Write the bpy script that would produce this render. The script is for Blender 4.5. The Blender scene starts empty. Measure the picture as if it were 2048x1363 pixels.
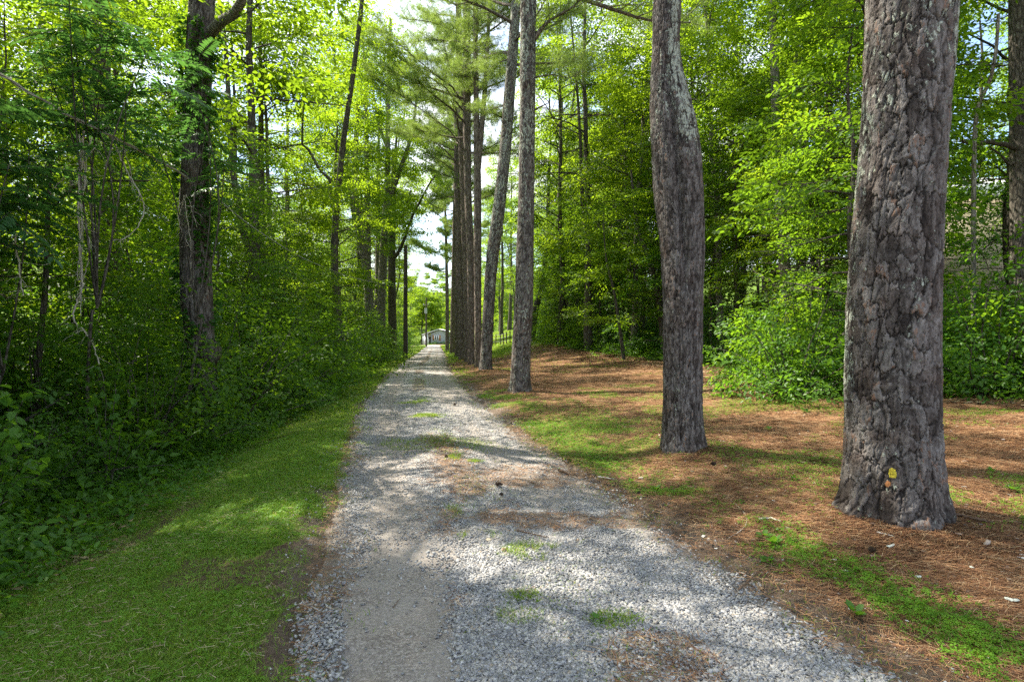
import bpy, math, random
import numpy as np
from mathutils import Vector

# ------------------------------------------------------------------ camera, sky, sun, exposure
S = bpy.context.scene
COL = S.collection
R = math.radians
F = 1200.0                    # focal length in pixels of the 2048 px wide photograph
CAMZ = 1.65
HOR = 675.0

cam_d = bpy.data.cameras.new('camera')
cam_d.sensor_width = 36.0
cam_d.lens = F / 2048 * 36
cam_d.clip_start = 0.05
cam_d.clip_end = 3000
cam = bpy.data.objects.new('camera', cam_d)
cam.location = (0, 0, CAMZ)
cam.rotation_euler = (R(90) - math.atan((681.5 - HOR) / F), 0, 0)
COL.objects.link(cam)
S.camera = cam

SUN_AZ = (-0.88, 0.47)        # horizontal direction towards the sun
SUN_EL = R(53)
world = bpy.data.worlds.new("World")
S.world = world
world.use_nodes = True
wn, wl = world.node_tree.nodes, world.node_tree.links
wn.clear()
wo = wn.new('ShaderNodeOutputWorld')
bg = wn.new('ShaderNodeBackground')
bg.inputs['Strength'].default_value = 0.15
sky = wn.new('ShaderNodeTexSky')
sky.sky_type = 'NISHITA'
sky.sun_disc = False
sky.sun_elevation = SUN_EL
sky.sun_rotation = math.atan2(SUN_AZ[0], SUN_AZ[1])
tcw = wn.new('ShaderNodeTexCoord')
mpw = wn.new('ShaderNodeMapping'); mpw.inputs['Scale'].default_value = (1, 1, 2.6)
nzw = wn.new('ShaderNodeTexNoise'); nzw.inputs['Scale'].default_value = 2.3
nzw.inputs['Detail'].default_value = 7; nzw.inputs['Roughness'].default_value = 0.55
rmw = wn.new('ShaderNodeValToRGB')
rmw.color_ramp.elements[0].position = 0.45; rmw.color_ramp.elements[0].color = (0, 0, 0, 1)
rmw.color_ramp.elements[1].position = 0.60; rmw.color_ramp.elements[1].color = (1, 1, 1, 1)
mxw = wn.new('ShaderNodeMix'); mxw.data_type = 'RGBA'
wl.new(tcw.outputs['Generated'], mpw.inputs['Vector'])
wl.new(mpw.outputs[0], nzw.inputs['Vector'])
wl.new(nzw.outputs[0], rmw.inputs[0])
wl.new(rmw.outputs[0], mxw.inputs[0])
wl.new(sky.outputs[0], mxw.inputs[6])
mxw.inputs[7].default_value = (4.6, 4.7, 4.9, 1)
wl.new(mxw.outputs[2], bg.inputs[0])
wl.new(bg.outputs[0], wo.inputs[0])

sun_d = bpy.data.lights.new('sun', 'SUN')
sun_d.energy = 5.0
sun_d.angle = R(0.5)
sun_d.color = (1.0, 0.93, 0.80)
sun = bpy.data.objects.new('sun', sun_d)
_h = math.hypot(*SUN_AZ)
sv = Vector((SUN_AZ[0] / _h * math.cos(SUN_EL), SUN_AZ[1] / _h * math.cos(SUN_EL), math.sin(SUN_EL)))
sun.rotation_euler = sv.to_track_quat('Z', 'Y').to_euler()
sun.location = (-30, 10, 40)
COL.objects.link(sun)

S.view_settings.view_transform = 'Standard'
S.view_settings.look = 'None'
S.view_settings.exposure = 1.58
S.view_settings.gamma = 1
S.render.engine = 'CYCLES'
S.cycles.max_bounces = 7
S.cycles.diffuse_bounces = 4
S.cycles.glossy_bounces = 2
S.cycles.transmission_bounces = 5
S.cycles.transparent_max_bounces = 6
S.cycles.sample_clamp_indirect = 6
S.cycles.use_adaptive_sampling = True
S.cycles.adaptive_threshold = 0.008
S.cycles.use_denoising = False
try:
    S.cycles.denoiser = 'OPENIMAGEDENOISE'
    S.cycles.denoising_prefilter = 'ACCURATE'
except Exception:
    pass
S.cycles.caustics_reflective = False
S.cycles.caustics_refractive = False

# ------------------------------------------------------------------ numeric helpers
def rng(seed):
    return np.random.default_rng(seed)

def _hash(ix, iy, seed):
    h = (ix.astype(np.int64) * 374761393 + iy.astype(np.int64) * 668265263 + seed * 1442695041) & 0xffffffff
    h = ((h ^ (h >> 13)) * 1274126177) & 0xffffffff
    h = (h ^ (h >> 16)) & 0xffffffff
    return h / 4294967295.0

def vnoise(x, y, seed=0):
    x = np.asarray(x, float); y = np.asarray(y, float)
    ix, iy = np.floor(x), np.floor(y)
    fx, fy = x - ix, y - iy
    fx = fx * fx * (3 - 2 * fx); fy = fy * fy * (3 - 2 * fy)
    a = _hash(ix, iy, seed); b = _hash(ix + 1, iy, seed)
    c = _hash(ix, iy + 1, seed); d = _hash(ix + 1, iy + 1, seed)
    return (a * (1 - fx) + b * fx) * (1 - fy) + (c * (1 - fx) + d * fx) * fy

def fbm(x, y, seed=0, oct=4):
    s = 0; a = 0.5; t = 0
    for i in range(oct):
        s = s + a * vnoise(np.asarray(x) * 2 ** i, np.asarray(y) * 2 ** i, seed + 17 * i); t += a; a *= .5
    return s / t

def sstep(a, b, x):
    t = np.clip((np.asarray(x, float) - a) / (b - a), 0, 1)
    return t * t * (3 - 2 * t)

# the drive's centre line: x as a function of y
RY = np.array([-40, -10, 0, 2.9, 4.2, 6, 8, 11.3, 15.8, 23.3, 35, 50, 79, 110, 135, 400.])
RX = np.array([9.5, 3.6, 1.15, .46, .10, -.30, -.78, -1.50, -2.38, -3.58, -5.3, -7.0, -10.6, -14.6, -17.5, -19.])
def road_x(y):
    return np.interp(y, RY, RX)
HW = 1.46
def rd(x, y):
    return x - road_x(y)

# edge of the wood on the right side (x as a function of y)
WY = np.array([-30, 2, 7, 9.5, 11.5, 13.5, 16, 20, 25, 31, 38, 46, 60, 80, 400.])
WX = np.array([20, 17, 13.5, 11.5, 9.6, 6.4, 7.2, 9.0, 8.6, 6.6, 4.3, 2.8, 2.9, 2.5, 12.])
def wood_r(y):
    return np.interp(y, WY, WX)

def verge_w(y):
    return np.interp(y, [0, 5, 9, 14, 25, 50, 90], [3.4, 3.1, 2.6, 2.2, 2.2, 2.3, 2.6])

def gz(x, y):
    x = np.asarray(x, float); y = np.asarray(y, float)
    d = rd(x, y)
    vw = verge_w(y)
    z = np.zeros(np.broadcast(x, y).shape)
    L = -d - HW
    deep = np.interp(y, [0, 15, 40, 80], [.42, .40, .25, .1])
    z = z - deep * sstep(0.1, 1.0, L / vw) - 0.55 * sstep(1.0, 3.2, L / vw) + 1.6 * sstep(3, 14, L / vw)
    Rr = d - HW
    z = z + 0.16 * sstep(0.0, 2.0, Rr) + 0.35 * sstep(1.5, 9, Rr)
    z = z + 3.2 * sstep(2, 20, x - wood_r(y)) * sstep(0, 15, y)
    z = z + 0.9 * sstep(26, 50, y) * sstep(3, 8, Rr) + 1.6 * sstep(45, 95, y) * sstep(4, 14, Rr)
    z = z + 26 * sstep(170, 330, y) + 14 * sstep(60, 240, np.abs(x + 15)) 
    for mx, my, mr, mh in ((3.1, 4.95, .70, .035), (2.2, 7.75, .52, .09), (.22, 16.6, .6, .08), (-1.2, 26.8, .8, .12)):
        z = z + mh * np.exp(-((x - mx) ** 2 + (y - my) ** 2) / mr ** 2)
    n = (fbm(x * .35, y * .35, 3, 3) - .5) * 0.16 + (fbm(x * 1.7, y * 1.7, 5, 3) - .5) * 0.05
    z = z + n * sstep(HW - .25, HW + .8, np.abs(d))
    # wheel tracks and crown of the drive
    z = z + (1 - sstep(HW - .2, HW + .4, np.abs(d))) * (0.02 * np.cos(d / HW * math.pi * 1.6) + (fbm(x * 1.2, y * .8, 9, 3) - .5) * 0.05)
    return z

def g1(x, y):
    return float(gz(np.array([x]), np.array([y]))[0])

def at(u, v, Y):
    return Vector(((u - 1024) / F * Y, Y, CAMZ + (HOR - v) / F * Y))

# ------------------------------------------------------------------ ground cover masks (what grows or lies where)
def m_stone(x, y):
    """coarse blue-grey crushed stone"""
    d = rd(x, y)
    near = sstep(5.6, 3.9, y) * sstep(-.78, -.45, d + (fbm(x * 1.3, y * 1.3, 21, 3) - .5) * .9) * sstep(1.75, 1.45, d)
    lt = sstep(-1.22, -1.38, d) * .7
    mid = sstep(3.6, 5.0, y) * (.45 + .4 * sstep(.42, .6, fbm(x * .9, y * .5, 23, 3)))
    track = np.exp(-((d + .95) / .34) ** 2) * sstep(8, 4.8, y)
    tr2 = (np.exp(-((d - .72) / .30) ** 2) + np.exp(-((d + .85) / .30) ** 2)) * sstep(4.6, 6.5, y) * (.45 + .4 * fbm(x, y * .4, 29, 2))
    m = np.maximum(np.maximum(near, lt * .7), mid) * (1 - .92 * track) * (1 - np.clip(tr2, 0, .75))
    r = np.exp(-((d - 1.28) / .22) ** 2) * sstep(2.3, 3.4, y)
    m = m * (1 - .75 * r)
    edge = HW - .06 + (fbm(x * 1.6, y * 1.6, 27, 3) - .5) * .35
    return np.clip(m, 0, 1) * sstep(edge + .12, edge - .12, np.abs(d))

def m_brown(x, y):
    """fallen pine needles on the drive and its margins"""
    d = rd(x, y)
    c = np.exp(-((d + .05) / .30) ** 2) * sstep(.45, .62, fbm(x * 1.3, y * .55, 31, 4) + .06 * (y > 14))
    e = .85 * sstep(HW - .22, HW + .08, np.abs(d) + (fbm(x * 1.5, y * 1.5, 33, 3) - .5) * .5) * np.where(d < 0, .8, 1)
    p = sstep(.58, .66, fbm(x * 1.3, y * 1.3, 36, 4)) * .85 * sstep(12, 5, y) * sstep(-.75, -.35, d)
    return np.clip(np.maximum(np.maximum(c, e), p), 0, 1)

def m_green_left(x, y):
    L = -rd(x, y) - HW
    e = (fbm(x * 1.4, y * 1.4, 41, 3) - .5) * .35; e2 = (fbm(x * 3.1, y * 3.1, 42, 4) - .5) * .9
    dens = sstep(-.10, .35, L + e2) * sstep(1.12, .92, (L + e) / verge_w(y))
    bare = sstep(.60, .72, fbm(x * 1.1, y * .9, 43, 4)) * .62
    return dens * (1 - bare)

def m_green_right(x, y):
    Rr = rd(x, y) - HW
    c = .45 + (fbm(x * .6, y * .6, 51, 3) - .5) * .5
    strip = np.exp(-((Rr - c - .12) / np.interp(y, [2, 6, 9, 14], [.24, .24, .6, .5])) ** 2) * sstep(.42, .56, fbm(x * .9, y * .9, 53, 4) + np.interp(y, [0, 5, 6, 8, 12, 15], [.08, .02, -.02, .10, .08, -.04]))
    strip = strip * sstep(.36, .56, fbm(x * 3.1, y * 3.1, 54, 4) + .06)
    blob = np.exp(-(((x - .9) / 1.2) ** 2 + ((y - 9.6) / 2.2) ** 2)) * 1.5
    sparse = sstep(.54, .66, fbm(x * .9, y * .7, 57, 4)) * sstep(.8, 2.5, Rr) * .42
    far = sstep(38, 52, y) * sstep(-.1, .8, Rr) * .9
    m = np.maximum(np.maximum(strip, blob * sstep(.32, .5, fbm(x * 1.3, y * 1.3, 59, 3)) * sstep(0, .35, Rr)), np.maximum(sparse, far))
    return np.clip(m, 0, 1) * sstep(.02, .16, Rr)

# ------------------------------------------------------------------ mesh helpers
def mesh_np(name, V, Fc, mats=(), attrs=None, smooth=False, midx=None):
    V = np.ascontiguousarray(V, dtype=np.float32).reshape(-1, 3)
    me = bpy.data.meshes.new(name)
    me.vertices.add(len(V)); me.vertices.foreach_set('co', V.ravel())
    if not isinstance(Fc, list):
        Fc = [Fc]
    Fc = [np.asarray(f, dtype=np.int32) for f in Fc if len(f)]
    tot = sum(f.size for f in Fc); npol = sum(len(f) for f in Fc)
    me.loops.add(tot); me.polygons.add(npol)
    me.loops.foreach_set('vertex_index', np.concatenate([f.ravel() for f in Fc]))
    ls = np.concatenate([np.full(len(f), f.shape[1], dtype=np.int32) for f in Fc])
    st = np.concatenate([[0], np.cumsum(ls)[:-1]]).astype(np.int32)
    me.polygons.foreach_set('loop_start', st)
    me.polygons.foreach_set('loop_total', ls)
    if smooth:
        me.polygons.foreach_set('use_smooth', np.ones(npol, dtype=bool))
    if midx is not None:
        me.polygons.foreach_set('material_index', np.asarray(midx, dtype=np.int32))
    for k, a in (attrs or {}).items():
        at_ = me.attributes.new(k, 'FLOAT', 'POINT')
        at_.data.foreach_set('value', np.asarray(a, dtype=np.float32).ravel())
    for m in mats:
        me.materials.append(m)
    me.update(calc_edges=True)
    return me

def obj(name, me, parent=None, loc=None):
    o = bpy.data.objects.new(name, me)
    COL.objects.link(o)
    if parent is not None:
        o.parent = parent
    if loc is not None:
        o.location = loc
    return o

def tag(o, label=None, cat=None, group=None, kind=None):
    if label and len(label.replace('-', ' ').split()) > 16: print('LONG', label)
    if label: o['label'] = label
    if cat: o['category'] = cat
    if group: o['group'] = group
    if kind: o['kind'] = kind
    return o

def empty(name, loc, label, cat, group=None, rz=0, sc=1):
    o = bpy.data.objects.new(name, None)
    COL.objects.link(o)
    o.empty_display_size = .2
    o.location = loc; o.rotation_euler = (0, 0, rz)
    o.scale = (sc, sc, sc)
    return tag(o, label, cat, group)

class MB:
    """collects polygons of any size"""
    def __init__(s): s.v = []; s.q = []; s.t = []; s.n = 0
    def add(s, V, Fq):
        V = np.asarray(V, float).reshape(-1, 3); Fq = np.asarray(Fq)
        if len(V) == 0 or len(Fq) == 0: return
        (s.q if Fq.shape[1] == 4 else s.t).append(Fq + s.n)
        s.v.append(V); s.n += len(V)
    def box(s, lo, hi):
        x0, y0, z0 = lo; x1, y1, z1 = hi
        s.add([(x0, y0, z0), (x1, y0, z0), (x1, y1, z0), (x0, y1, z0), (x0, y0, z1), (x1, y0, z1), (x1, y1, z1), (x0, y1, z1)],
              [(0, 3, 2, 1), (4, 5, 6, 7), (0, 1, 5, 4), (1, 2, 6, 5), (2, 3, 7, 6), (3, 0, 4, 7)])
    def tube(s, P, r, n=6, cap=False):
        P = np.asarray(P, float); r = np.broadcast_to(np.asarray(r, float), (len(P),))
        T = np.gradient(P, axis=0); T /= np.linalg.norm(T, axis=1)[:, None] + 1e-9
        up = np.array([0, 0, 1.0]) if abs(T[0][2]) < .9 else np.array([1.0, 0, 0])
        A = np.cross(T, up); A /= np.linalg.norm(A, axis=1)[:, None] + 1e-9
        for i in range(1, len(A)):
            if np.dot(A[i], A[i - 1]) < 0: A[i] *= -1
        B = np.cross(T, A)
        th = np.linspace(0, 2 * math.pi, n, endpoint=False)
        V = P[:, None, :] + r[:, None, None] * (np.cos(th)[None, :, None] * A[:, None, :] + np.sin(th)[None, :, None] * B[:, None, :])
        i = np.arange(len(P) - 1)[:, None] * n; j = np.arange(n)[None, :]; k = (j + 1) % n
        Q = np.stack([i + j, i + k, i + n + k, i + n + j], -1).reshape(-1, 4)
        s.add(V.reshape(-1, 3), Q)
        if cap:
            m = len(P)
            c = np.vstack([V[-1], P[-1][None]])
            s.add(c, [(a, (a + 1) % n, n) for a in range(n)])
            c = np.vstack([V[0], P[0][None]])
            s.add(c, [((a + 1) % n, a, n) for a in range(n)])
    def mesh(s, name, mats, smooth=False, attrs=None):
        V = np.concatenate(s.v)
        fs = []
        if s.q: fs.append(np.concatenate(s.q))
        if s.t: fs.append(np.concatenate(s.t))
        return mesh_np(name, V, fs, mats, smooth=smooth, attrs=attrs)

# ------------------------------------------------------------------ materials
class NT:
    def __init__(s, name):
        s.m = bpy.data.materials.new(name); s.m.use_nodes = True
        s.t = s.m.node_tree; s.t.nodes.clear()
        s.out = s.n('ShaderNodeOutputMaterial')
    def n(s, k, **kw):
        o = s.t.nodes.new(k)
        for a, b in kw.items(): setattr(o, a, b)
        return o
    def l(s, a, b): s.t.links.new(a, b)
    def noise(s, scale, vec=None, detail=4, rough=.55, dim=None):
        o = s.n('ShaderNodeTexNoise'); o.inputs['Scale'].default_value = scale
        o.inputs['Detail'].default_value = detail; o.inputs['Roughness'].default_value = rough
        if vec is not None: s.l(vec, o.inputs['Vector'])
        return o.outputs[0]
    def coord(s, scale=(1, 1, 1)):
        c = s.n('ShaderNodeTexCoord'); m = s.n('ShaderNodeMapping'); m.inputs['Scale'].default_value = scale
        s.l(c.outputs['Object'], m.inputs['Vector']); return m.outputs[0]
    def ramp(s, fac, stops, interp='LINEAR'):
        o = s.n('ShaderNodeValToRGB'); cr = o.color_ramp; cr.interpolation = interp
        while len(cr.elements) < len(stops): cr.elements.new(.5)
        for e, (p, c) in zip(cr.elements, stops):
            e.position = p; e.color = (*c, 1) if len(c) == 3 else c
        s.l(fac, o.inputs[0]); return o.outputs[0]
    def attr(s, name):
        o = s.n('ShaderNodeAttribute'); o.attribute_name = name; return o.outputs['Fac']
    def mix(s, f, a, b, mode='MIX'):
        o = s.n('ShaderNodeMix'); o.data_type = 'RGBA'; o.blend_type = mode
        for sock, v in ((o.inputs[0], f), (o.inputs[6], a), (o.inputs[7], b)):
            if isinstance(v, (int, float)): sock.default_value = v
            elif isinstance(v, tuple): sock.default_value = (*v, 1)
            else: s.l(v, sock)
        return o.outputs[2]
    def math(s, op, a, b=None, c=None, clamp=False):
        o = s.n('ShaderNodeMath'); o.operation = op; o.use_clamp = clamp
        for i, v in enumerate((a, b, c)):
            if v is None: continue
            if isinstance(v, (int, float)): o.inputs[i].default_value = v
            else: s.l(v, o.inputs[i])
        return o.outputs[0]
    def bump(s, h, strength=.5, dist=.02, normal=None):
        o = s.n('ShaderNodeBump'); o.inputs['Strength'].default_value = strength; o.inputs['Distance'].default_value = dist
        s.l(h, o.inputs['Height'])
        if normal is not None: s.l(normal, o.inputs['Normal'])
        return o.outputs[0]
    def bsdf(s, col, rough=.8, normal=None, spec=.3, metal=0.0):
        o = s.n('ShaderNodeBsdfPrincipled')
        if isinstance(col, tuple): o.inputs['Base Color'].default_value = (*col, 1)
        else: s.l(col, o.inputs['Base Color'])
        if isinstance(rough, (int, float)): o.inputs['Roughness'].default_value = rough
        else: s.l(rough, o.inputs['Roughness'])
        o.inputs['Specular IOR Level'].default_value = spec
        o.inputs['Metallic'].default_value = metal
        if normal is not None: s.l(normal, o.inputs['Normal'])
        s.l(o.outputs[0], s.out.inputs[0])
        return o

def leaf_mat(name, dark, light, trans, tfac=.45, rough=.45, spec=.35, obvar=.25, straw=None):
    t = NT(name)
    geo = t.n('ShaderNodeNewGeometry'); oi = t.n('ShaderNodeObjectInfo')
    r1 = geo.outputs['Random Per Island']
    f = t.math('MULTIPLY_ADD', oi.outputs['Random'], obvar, t.math('MULTIPLY', r1, 1 - obvar))
    col = t.ramp(f, [(0, dark), (1, light)] if straw is None else [(0, dark), (.88, light), (.93, straw), (1, straw)])
    tc = t.mix(.5, trans, t.mix(1.0, col, (3.2, 3.0, 1.6), 'MULTIPLY'))
    p = t.bsdf(col, rough, spec=spec)
    tr = t.n('ShaderNodeBsdfTranslucent'); t.l(tc, tr.inputs[0])
    mx = t.n('ShaderNodeMixShader'); mx.inputs[0].default_value = tfac
    t.l(p.outputs[0], mx.inputs[1]); t.l(tr.outputs[0], mx.inputs[2])
    t.l(mx.outputs[0], t.out.inputs[0])
    return t.m

M = {}
M['leaf_a'] = leaf_mat('maple_leaf', (.036, .096, .007), (.100, .190, .012), (.42, .56, .020), .5, .5, .25)
M['leaf_b'] = leaf_mat('hickory_leaf', (.028, .082, .008), (.080, .170, .012), (.32, .48, .020), .5, .5, .25)
M['leaf_c'] = leaf_mat('tulip_tree_leaf', (.050, .122, .008), (.125, .215, .013), (.52, .64, .022), .52, .5, .25)
M['leaf_shrub'] = leaf_mat('shrub_leaf', (.030, .092, .011), (.082, .178, .017), (.26, .50, .02), .4, .45, .3)
M['leaf_vine'] = leaf_mat('vine_leaf', (.05, .13, .015), (.09, .20, .022), (.28, .50, .03), .4, .5)
M['leaf_sumac'] = leaf_mat('sumac_leaflet', (.035, .10, .035), (.06, .145, .045), (.16, .36, .05), .35, .4, .45)
M['leaf_ivy'] = leaf_mat('ivy_leaf', (.028, .09, .014), (.07, .17, .022), (.18, .38, .03), .35)
M['needle_green'] = leaf_mat('pine_needle', (.09, .16, .035), (.17, .25, .055), (.36, .46, .09), .4, .5)
M['grass'] = leaf_mat('grass_blade', (.10, .185, .018), (.21, .30, .045), (.32, .46, .03), .38, .5, .25, 0, (.34, .28, .14))
M['clover'] = leaf_mat('clover_leaf', (.08, .19, .014), (.15, .29, .025), (.26, .48, .02), .35, .5, .25, 0)
M['far_leaf'] = leaf_mat('far_leaf', (.05, .11, .010), (.12, .20, .015), (.46, .60, .025), .5, .5, .2)

def bark_mat(name, c_dark, c_mid, c_light, c_rust, scale=1.0, lichen=.5, attr=True, lich_col=(.46, .49, .40)):
    t = NT(name)
    v = t.coord((1, 1, .28)); v1 = t.coord((1, 1, 1))
    n1 = t.noise(14 * scale, v, 6, .65); n2 = t.noise(55 * scale, v, 4, .6); n3 = t.noise(3.0 * scale, v1, 4)
    n4 = t.noise(90 * scale, v1, 3, .6)
    if attr:
        cr = t.attr('crack'); pl = t.attr('plate'); li = t.attr('lichen')
        f = t.math('MULTIPLY_ADD', pl, .45, t.math('MULTIPLY', n1, .62))
        c = t.ramp(f, [(.26, c_dark), (.45, c_mid), (.66, c_light)])
        rust = t.math('MULTIPLY', t.ramp(pl, [(.80, (0, 0, 0)), (.84, (.85, .85, .85))]), t.ramp(n2, [(.42, (0, 0, 0)), (.55, (1, 1, 1))]))
        c = t.mix(t.math('MULTIPLY', rust, .85), c, c_rust)
        c = t.mix(t.ramp(n3, [(.5, (0, 0, 0)), (.7, (.5, .5, .5))]), c, c_rust, 'SOFT_LIGHT')
        c = t.mix(t.ramp(n2, [(.3, (.55, .55, .55)), (.62, (0, 0, 0))]), c, c_dark)
        c = t.mix(t.ramp(cr, [(.0, (.85, .85, .85)), (.65, (0, 0, 0))]), c, tuple(k * .30 for k in c_dark))
        lm = t.math('ADD', t.math('MULTIPLY', li, lichen * .95), t.math('MULTIPLY_ADD', t.noise(17 * scale, t.coord((1, 1, .6)), 7, .72), 1.6, -.8))
        lm = t.ramp(lm, [(.34, (0, 0, 0)), (.40, (.85, .85, .85))])
        lm = t.math('MULTIPLY', lm, t.ramp(cr, [(.3, (0, 0, 0)), (.6, (1, 1, 1))]))
        c = t.mix(lm, c, lich_col)
        h = t.math('ADD', t.math('MULTIPLY', n1, .8), t.math('MULTIPLY', n4, .5))
        h = t.math('ADD', h, t.math('MULTIPLY', lm, .3))
        t.bsdf(c, .92, t.bump(h, 1.0, .022), .12)
    else:
        vo = t.n('ShaderNodeTexVoronoi'); vo.feature = 'DISTANCE_TO_EDGE'; vo.inputs['Scale'].default_value = 11 * scale
        t.l(v, vo.inputs['Vector'])
        c = t.ramp(n1, [(.3, c_dark), (.52, c_mid), (.7, c_light)])
        c = t.mix(t.ramp(vo.outputs[0], [(0, (.75, .75, .75)), (.09, (0, 0, 0))]), c, tuple(k * .5 for k in c_dark))
        lm = t.ramp(t.noise(9 * scale, v1, 6, .7), [(.66 - lichen * .12, (0, 0, 0)), (.70 - lichen * .10, (.9, .9, .9))])
        c = t.mix(lm, c, lich_col)
        h = t.math('ADD', t.ramp(vo.outputs[0], [(0, (0, 0, 0)), (.2, (1, 1, 1))]), t.math('MULTIPLY', n1, .8))
        t.bsdf(c, .92, t.bump(h, .8, .03), .12)
    return t.m

M['bark_pine'] = bark_mat('pine_bark', (.032, .026, .023), (.112, .094, .084), (.265, .240, .222), (.24, .125, .072), 1.0, .5)
M['bark_far'] = bark_mat('far_pine_bark', (.085, .066, .055), (.20, .16, .135), (.34, .29, .25), (.3, .16, .09), .8, .35, False, (.36, .39, .32))
M['bark_wood'] = bark_mat('hardwood_bark', (.050, .042, .034), (.12, .105, .085), (.20, .18, .15), (.2, .12, .07), 1.2, .4, False, (.30, .33, .25))
M['bark_pale'] = bark_mat('pale_bark', (.12, .11, .09), (.24, .22, .18), (.38, .36, .31), (.2, .12, .07), 1.2, .5, False, (.42, .44, .38))

def simple(name, c, rough=.8, var=.25, scale=8, spec=.3, bump=.2, metal=0):
    t = NT(name)
    v = t.coord(); n = t.noise(scale, v, 5)
    col = t.ramp(n, [(.3, tuple(k * (1 - var) for k in c)), (.7, tuple(min(1, k * (1 + var)) for k in c))])
    t.bsdf(col, rough, t.bump(n, bump, .01), spec, metal)
    return t.m

def island(name, stops, rough=.8, spec=.3, bump=True):
    t = NT(name)
    geo = t.n('ShaderNodeNewGeometry')
    c = t.ramp(geo.outputs['Random Per Island'], stops)
    n = t.noise(60, t.coord(), 4)
    c = t.mix(t.ramp(n, [(.35, (.35, .35, .35)), (.6, (0, 0, 0))]), c, (.10, .09, .08))
    t.bsdf(c, rough, t.bump(n, .3, .004) if bump else None, spec)
    return t.m

M['stones'] = island('crushed_stone', [(0, (.20, .197, .195)), (.35, (.30, .298, .298)), (.7, (.40, .395, .39)), (.93, (.52, .505, .48)), (1, (.36, .29, .21))])
M['litter_needle'] = island('dry_needle', [(0, (.095, .038, .018)), (.45, (.225, .100, .042)), (.82, (.37, .195, .085)), (1, (.50, .36, .20))], .7, .2, False)
M['chips'] = island('bark_chip', [(0, (.12, .07, .045)), (.45, (.28, .20, .15)), (.75, (.42, .38, .33)), (1, (.62, .60, .56))], .8, .2)
M['dead_leaf'] = island('dead_leaf', [(0, (.13, .075, .035)), (.6, (.26, .17, .09)), (1, (.42, .32, .2))], .8, .2)
M['vine_dead'] = simple('dead_vine_bark', (.50, .45, .37), .9, .3, 30)
M['pole_wood'] = simple('creosoted_pole', (.085, .068, .055), .85, .35, 12)
M['pole_grey'] = simple('weathered_pole', (.13, .115, .10), .85, .3, 12)
M['wire'] = simple('aluminium_wire', (.32, .32, .30), .6, .1, 8)
M['metal'] = simple('galvanised_metal', (.45, .46, .47), .5, .1, 8, .5)
M['white'] = simple('white_paint', (.78, .79, .80), .6, .04, 4)
M['shutter'] = simple('cedar_shutter', (.42, .20, .09), .7, .2, 4)
M['glass'] = simple('window_glass', (.03, .035, .04), .1, .1, 2, .6, 0)
M['post'] = simple('fence_post', (.07, .055, .045), .85, .3, 12)
M['stick'] = simple('dead_stick', (.13, .085, .055), .9, .35, 25)
M['cone'] = simple('pine_cone_scale', (.075, .05, .035), .8, .4, 60)
M['brown_stone'] = simple('brown_stone', (.30, .20, .12), .8, .3, 30)
M['tan_stone'] = simple('tan_stone', (.50, .42, .30), .8, .2, 30)
M['lichen'] = simple('loose_lichen', (.55, .58, .50), .9, .2, 40)
M['yellow'] = simple('yellow_lichen', (.62, .50, .05), .9, .25, 60)
M['rust'] = simple('fresh_inner_bark', (.52, .22, .08), .9, .25, 60)

def siding_mat(name, c, step):
    t = NT(name)
    co = t.n('ShaderNodeTexCoord'); sp = t.n('ShaderNodeSeparateXYZ'); t.l(co.outputs['Object'], sp.inputs[0])
    fr = t.math('FRACT', t.math('DIVIDE', sp.outputs[0], step))
    g = t.ramp(fr, [(0, (0, 0, 0)), (.08, (1, 1, 1)), (.92, (1, 1, 1)), (1, (0, 0, 0))])
    n = t.noise(4, t.coord(), 3)
    col = t.ramp(n, [(.3, tuple(k * .9 for k in c)), (.7, tuple(k * 1.08 for k in c))])
    t.bsdf(col, .7, t.bump(g, .6, .02))
    return t.m
M['siding'] = siding_mat('grey_board_siding', (.37, .385, .42), .3)
M['tan_siding'] = siding_mat('tan_board_siding', (.42, .36, .26), .22)
M['roof'] = simple('asphalt_shingle', (.58, .59, .60), .9, .12, 3)

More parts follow.
